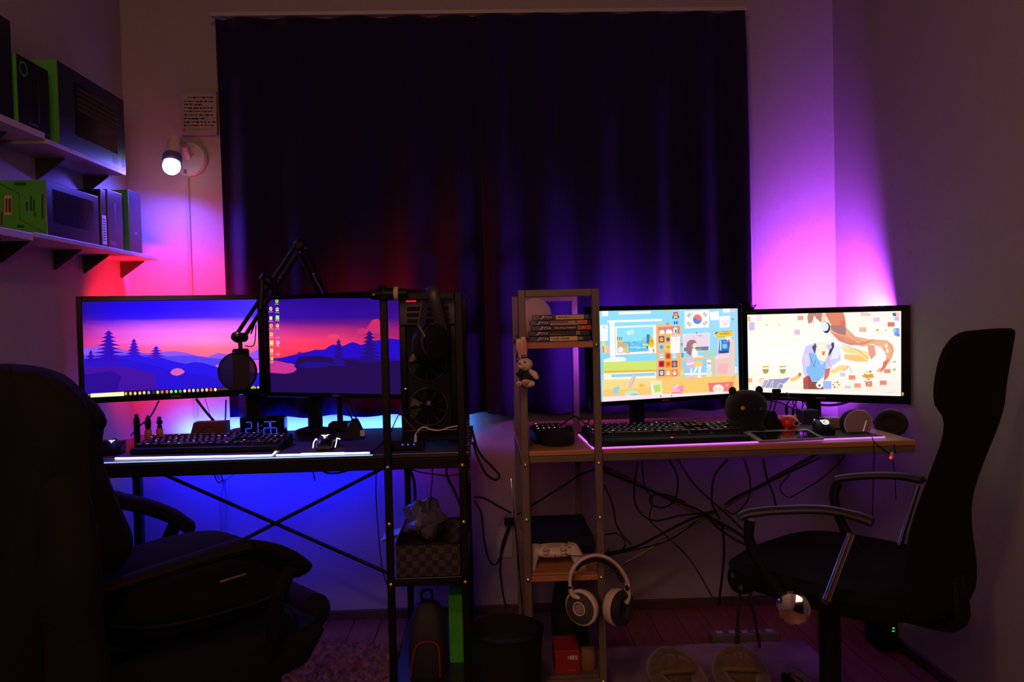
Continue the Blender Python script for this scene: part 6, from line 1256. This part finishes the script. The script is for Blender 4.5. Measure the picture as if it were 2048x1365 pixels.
pxcable('black_cable', [(622, 935, 2.72), (627, 948, 2.73), (630, 962, 2.73)], 2.72, .0022, cableM, 'short cable end dangling under the black desk')
pxcable('black_cable', [(643, 932, 2.71), (650, 945, 2.72), (672, 947, 2.73), (700, 940, 2.73), (715, 931, 2.73)], 2.72, .0034, cableM, 'cable sagging under the middle of black desk')
pxcable('black_cable', [(753, 932, 2.3), (752, 990, 2.3), (758, 1080, 2.3), (765, 1140, 2.29), (778, 1180, 2.27)], 2.3, .0016, cableM, 'thin cable falling along the left rack front post')
pxcable('black_cable', [(816, 935, 2.6), (826, 955, 2.6), (830, 985, 2.6), (829, 1015, 2.6)], 2.6, .0050, cableM, 'thick cable hanging inside the left rack')
pxcable('black_cable', [(864, 930, 2.35), (865, 950, 2.35), (862, 985, 2.35), (857, 1040, 2.33), (855, 1072, 2.33)], 2.35, .0018, cableM, 'thin cable hanging in front of the plastic bag')
pxcable('black_cable', [(893, 930, 2.6), (895, 955, 2.6), (910, 985, 2.6), (922, 1015, 2.6)], 2.6, .0042, cableM, 'cable curving down to the right in left rack')
pxcable('black_cable', [(814, 936, 2.6), (840, 945, 2.6), (870, 949, 2.6), (895, 952, 2.58), (920, 949, 2.55)], 2.6, .0022, cableM, 'thin wavy cable crossing inside the left rack')
# stand cables behind the left monitors
pxcable('monitor_cable', [(318, 802, 2.70), (300, 835, 2.70), (280, 852, 2.70), (262, 872, 2.66)], 2.70, .0026, cableM, 'cable drooping left below the leftmost monitor')
pxcable('monitor_cable', [(392, 798, 2.72), (415, 828, 2.72), (440, 855, 2.72), (452, 865, 2.70)], 2.72, .0042, cableM, 'thick cable slanting right below the leftmost monitor')
pxcable('monitor_cable', [(452, 800, 2.76), (451, 835, 2.76), (450, 862, 2.74)], 2.76, .0024, cableM, 'short upright cable left of the clock')
pxcable('monitor_cable', [(644, 805, 2.72), (636, 835, 2.72), (622, 852, 2.72), (606, 858, 2.70)], 2.72, .0036, cableM, 'cable curving from the dim monitor to its stand')
pxcable('monitor_cable', [(410, 798, 2.76), (420, 830, 2.77), (425, 856, 2.77)], 2.77, .0010, mat('red_wire', (.3, .02, .03), .5), 'thin red wire below the leftmost monitor')
# outlets
def outlet(px, py, w, h, label):
    c = at(px, py, 3.02); t = thing('wall_outlet', label, 'outlet', tuple(c), 'white wall outlets')
    MB().box(c.x-w, c.x+w, 3.012, 3.0195, c.z-h, c.z+h).build('plate', whitep, t, False, bevel=.002)
    for d in (-.3, .3): MB().box(c.x-w*.5, c.x+w*.5, 3.0105, 3.0122, c.z+d*h*1.6-h*.22, c.z+d*h*1.6+h*.22).build('socket', mat('grey_socket', (.4, .38, .36), .5), t, False, bevel=.001)
    return t, c
outlet(447, 1098, .035, .058, 'white wall outlet behind the left office chair')
t, c = outlet(1009, 1085, .030, .058, 'white wall outlet between the two racks')
pl = thing('power_plug', 'black plug with cable in the outlet between the racks', 'plug', (c.x+.01, 3.0, c.z+.07))
q = at(1018, 1044, 2.99); MB().box(q.x-.018, q.x+.024, 2.975, 3.0100, q.z-.012, q.z+.012).build('plug_body', blackp, pl, False, bevel=.004)
MB().tube(cr([Vector((q.x, 2.98, q.z-.01)), at(1004, 1090, 2.97), at(1000, 1140, 2.96), at(1006, 1190, 2.95), at(1012, 1212, 2.93)], 5), .0030, 6).build('cord', cableM, pl)
# floor fan, power strips
c = at(1490, 1152, 2.60); t = thing('floor_fan', 'small round dark fan on a stand under the right desk', 'fan', (c.x, 2.60, ZF)); M = T(c.x, 2.60, c.z) @ RZ(8) @ RX(90)
MB().torus(.056, .006, 36, 8, M).build('fan_frame', blackp, t)
hb = MB().lathe([(.016, -.006), (.016, .008), (0, .012)], 18, M).build('fan_hub', blackp, t)
for k in range(5): MB().add([(.014,-.010,-.004),(.050,-.022,-.006),(.050,.016,.005),(.014,.010,.004),(.014,-.010,-.0055),(.050,-.022,-.0075),(.050,.016,.0035),(.014,.010,.0025)], [(0,1,2,3),(7,6,5,4),(0,4,5,1),(1,5,6,2),(2,6,7,3),(3,7,4,0)], M @ RZ(k*72)).build('fan_blade', blackp, hb)
for k in range(12): MB().tube([M @ Vector((.010*math.cos(k*.5236), .010*math.sin(k*.5236), .016)), M @ Vector((.055*math.cos(k*.5236), .055*math.sin(k*.5236), .006))], .0010, 5).build('grille_wire', blackp, t)
for dx in (-.035, .045): MB().tube([(c.x+dx*.4, 2.61, c.z-.05), (c.x+dx, 2.60, ZF+.008)], .005, 8).build('stand_leg', mat('grey_metal_leg', (.05, .045, .04), .5, .4), t)
a, b = at(1425, 1224, 2.66), at(1562, 1224, 2.66)
def pstrip(name, x0, x1, y, z, label, n):
    t = thing(name, label, 'power strip', ((x0+x1)/2, y, z)); MB().box(x0, x1, y-.02, y+.02, z+.0003, z+.028).build('body', mat('grey_strip', (.12, .11, .10), .5), t, False, bevel=.003)
    for i in range(n): x = x0+(x1-x0)*(i+.7)/(n+.4); MB().box(x-.011, x+.011, y-.011, y+.011, z+.0282, z+.031).build('socket', mat('grey_socket', (.4, .38, .36), .5), t, False, bevel=.001)
    return t
pstrip('power_strip', a.x, b.x, 2.69, ZF, 'grey power strip on the floor under the cable tangle', 5)
q = at(1787, 1260, 2.56); t = thing('network_adapter', 'small dark box with two green lights on the floor by the right wall', 'adapter', (q.x, 2.58, ZF))
MB().box(q.x-.05, min(XR-.015, q.x+.05), 2.56, 2.66, ZF+.0003, q.z+.02).build('body', blackp, t, False, bevel=.003)
for dx, dz in ((0, .005), (-.001, -.005)): MB().box(q.x+dx-.0035, q.x+dx+.0035, 2.5585, 2.5605, q.z+dz-.0014, q.z+dz+.0014).build('green_light', glow('green_point_light', (.04, 1, .06), 1.2), t, False)
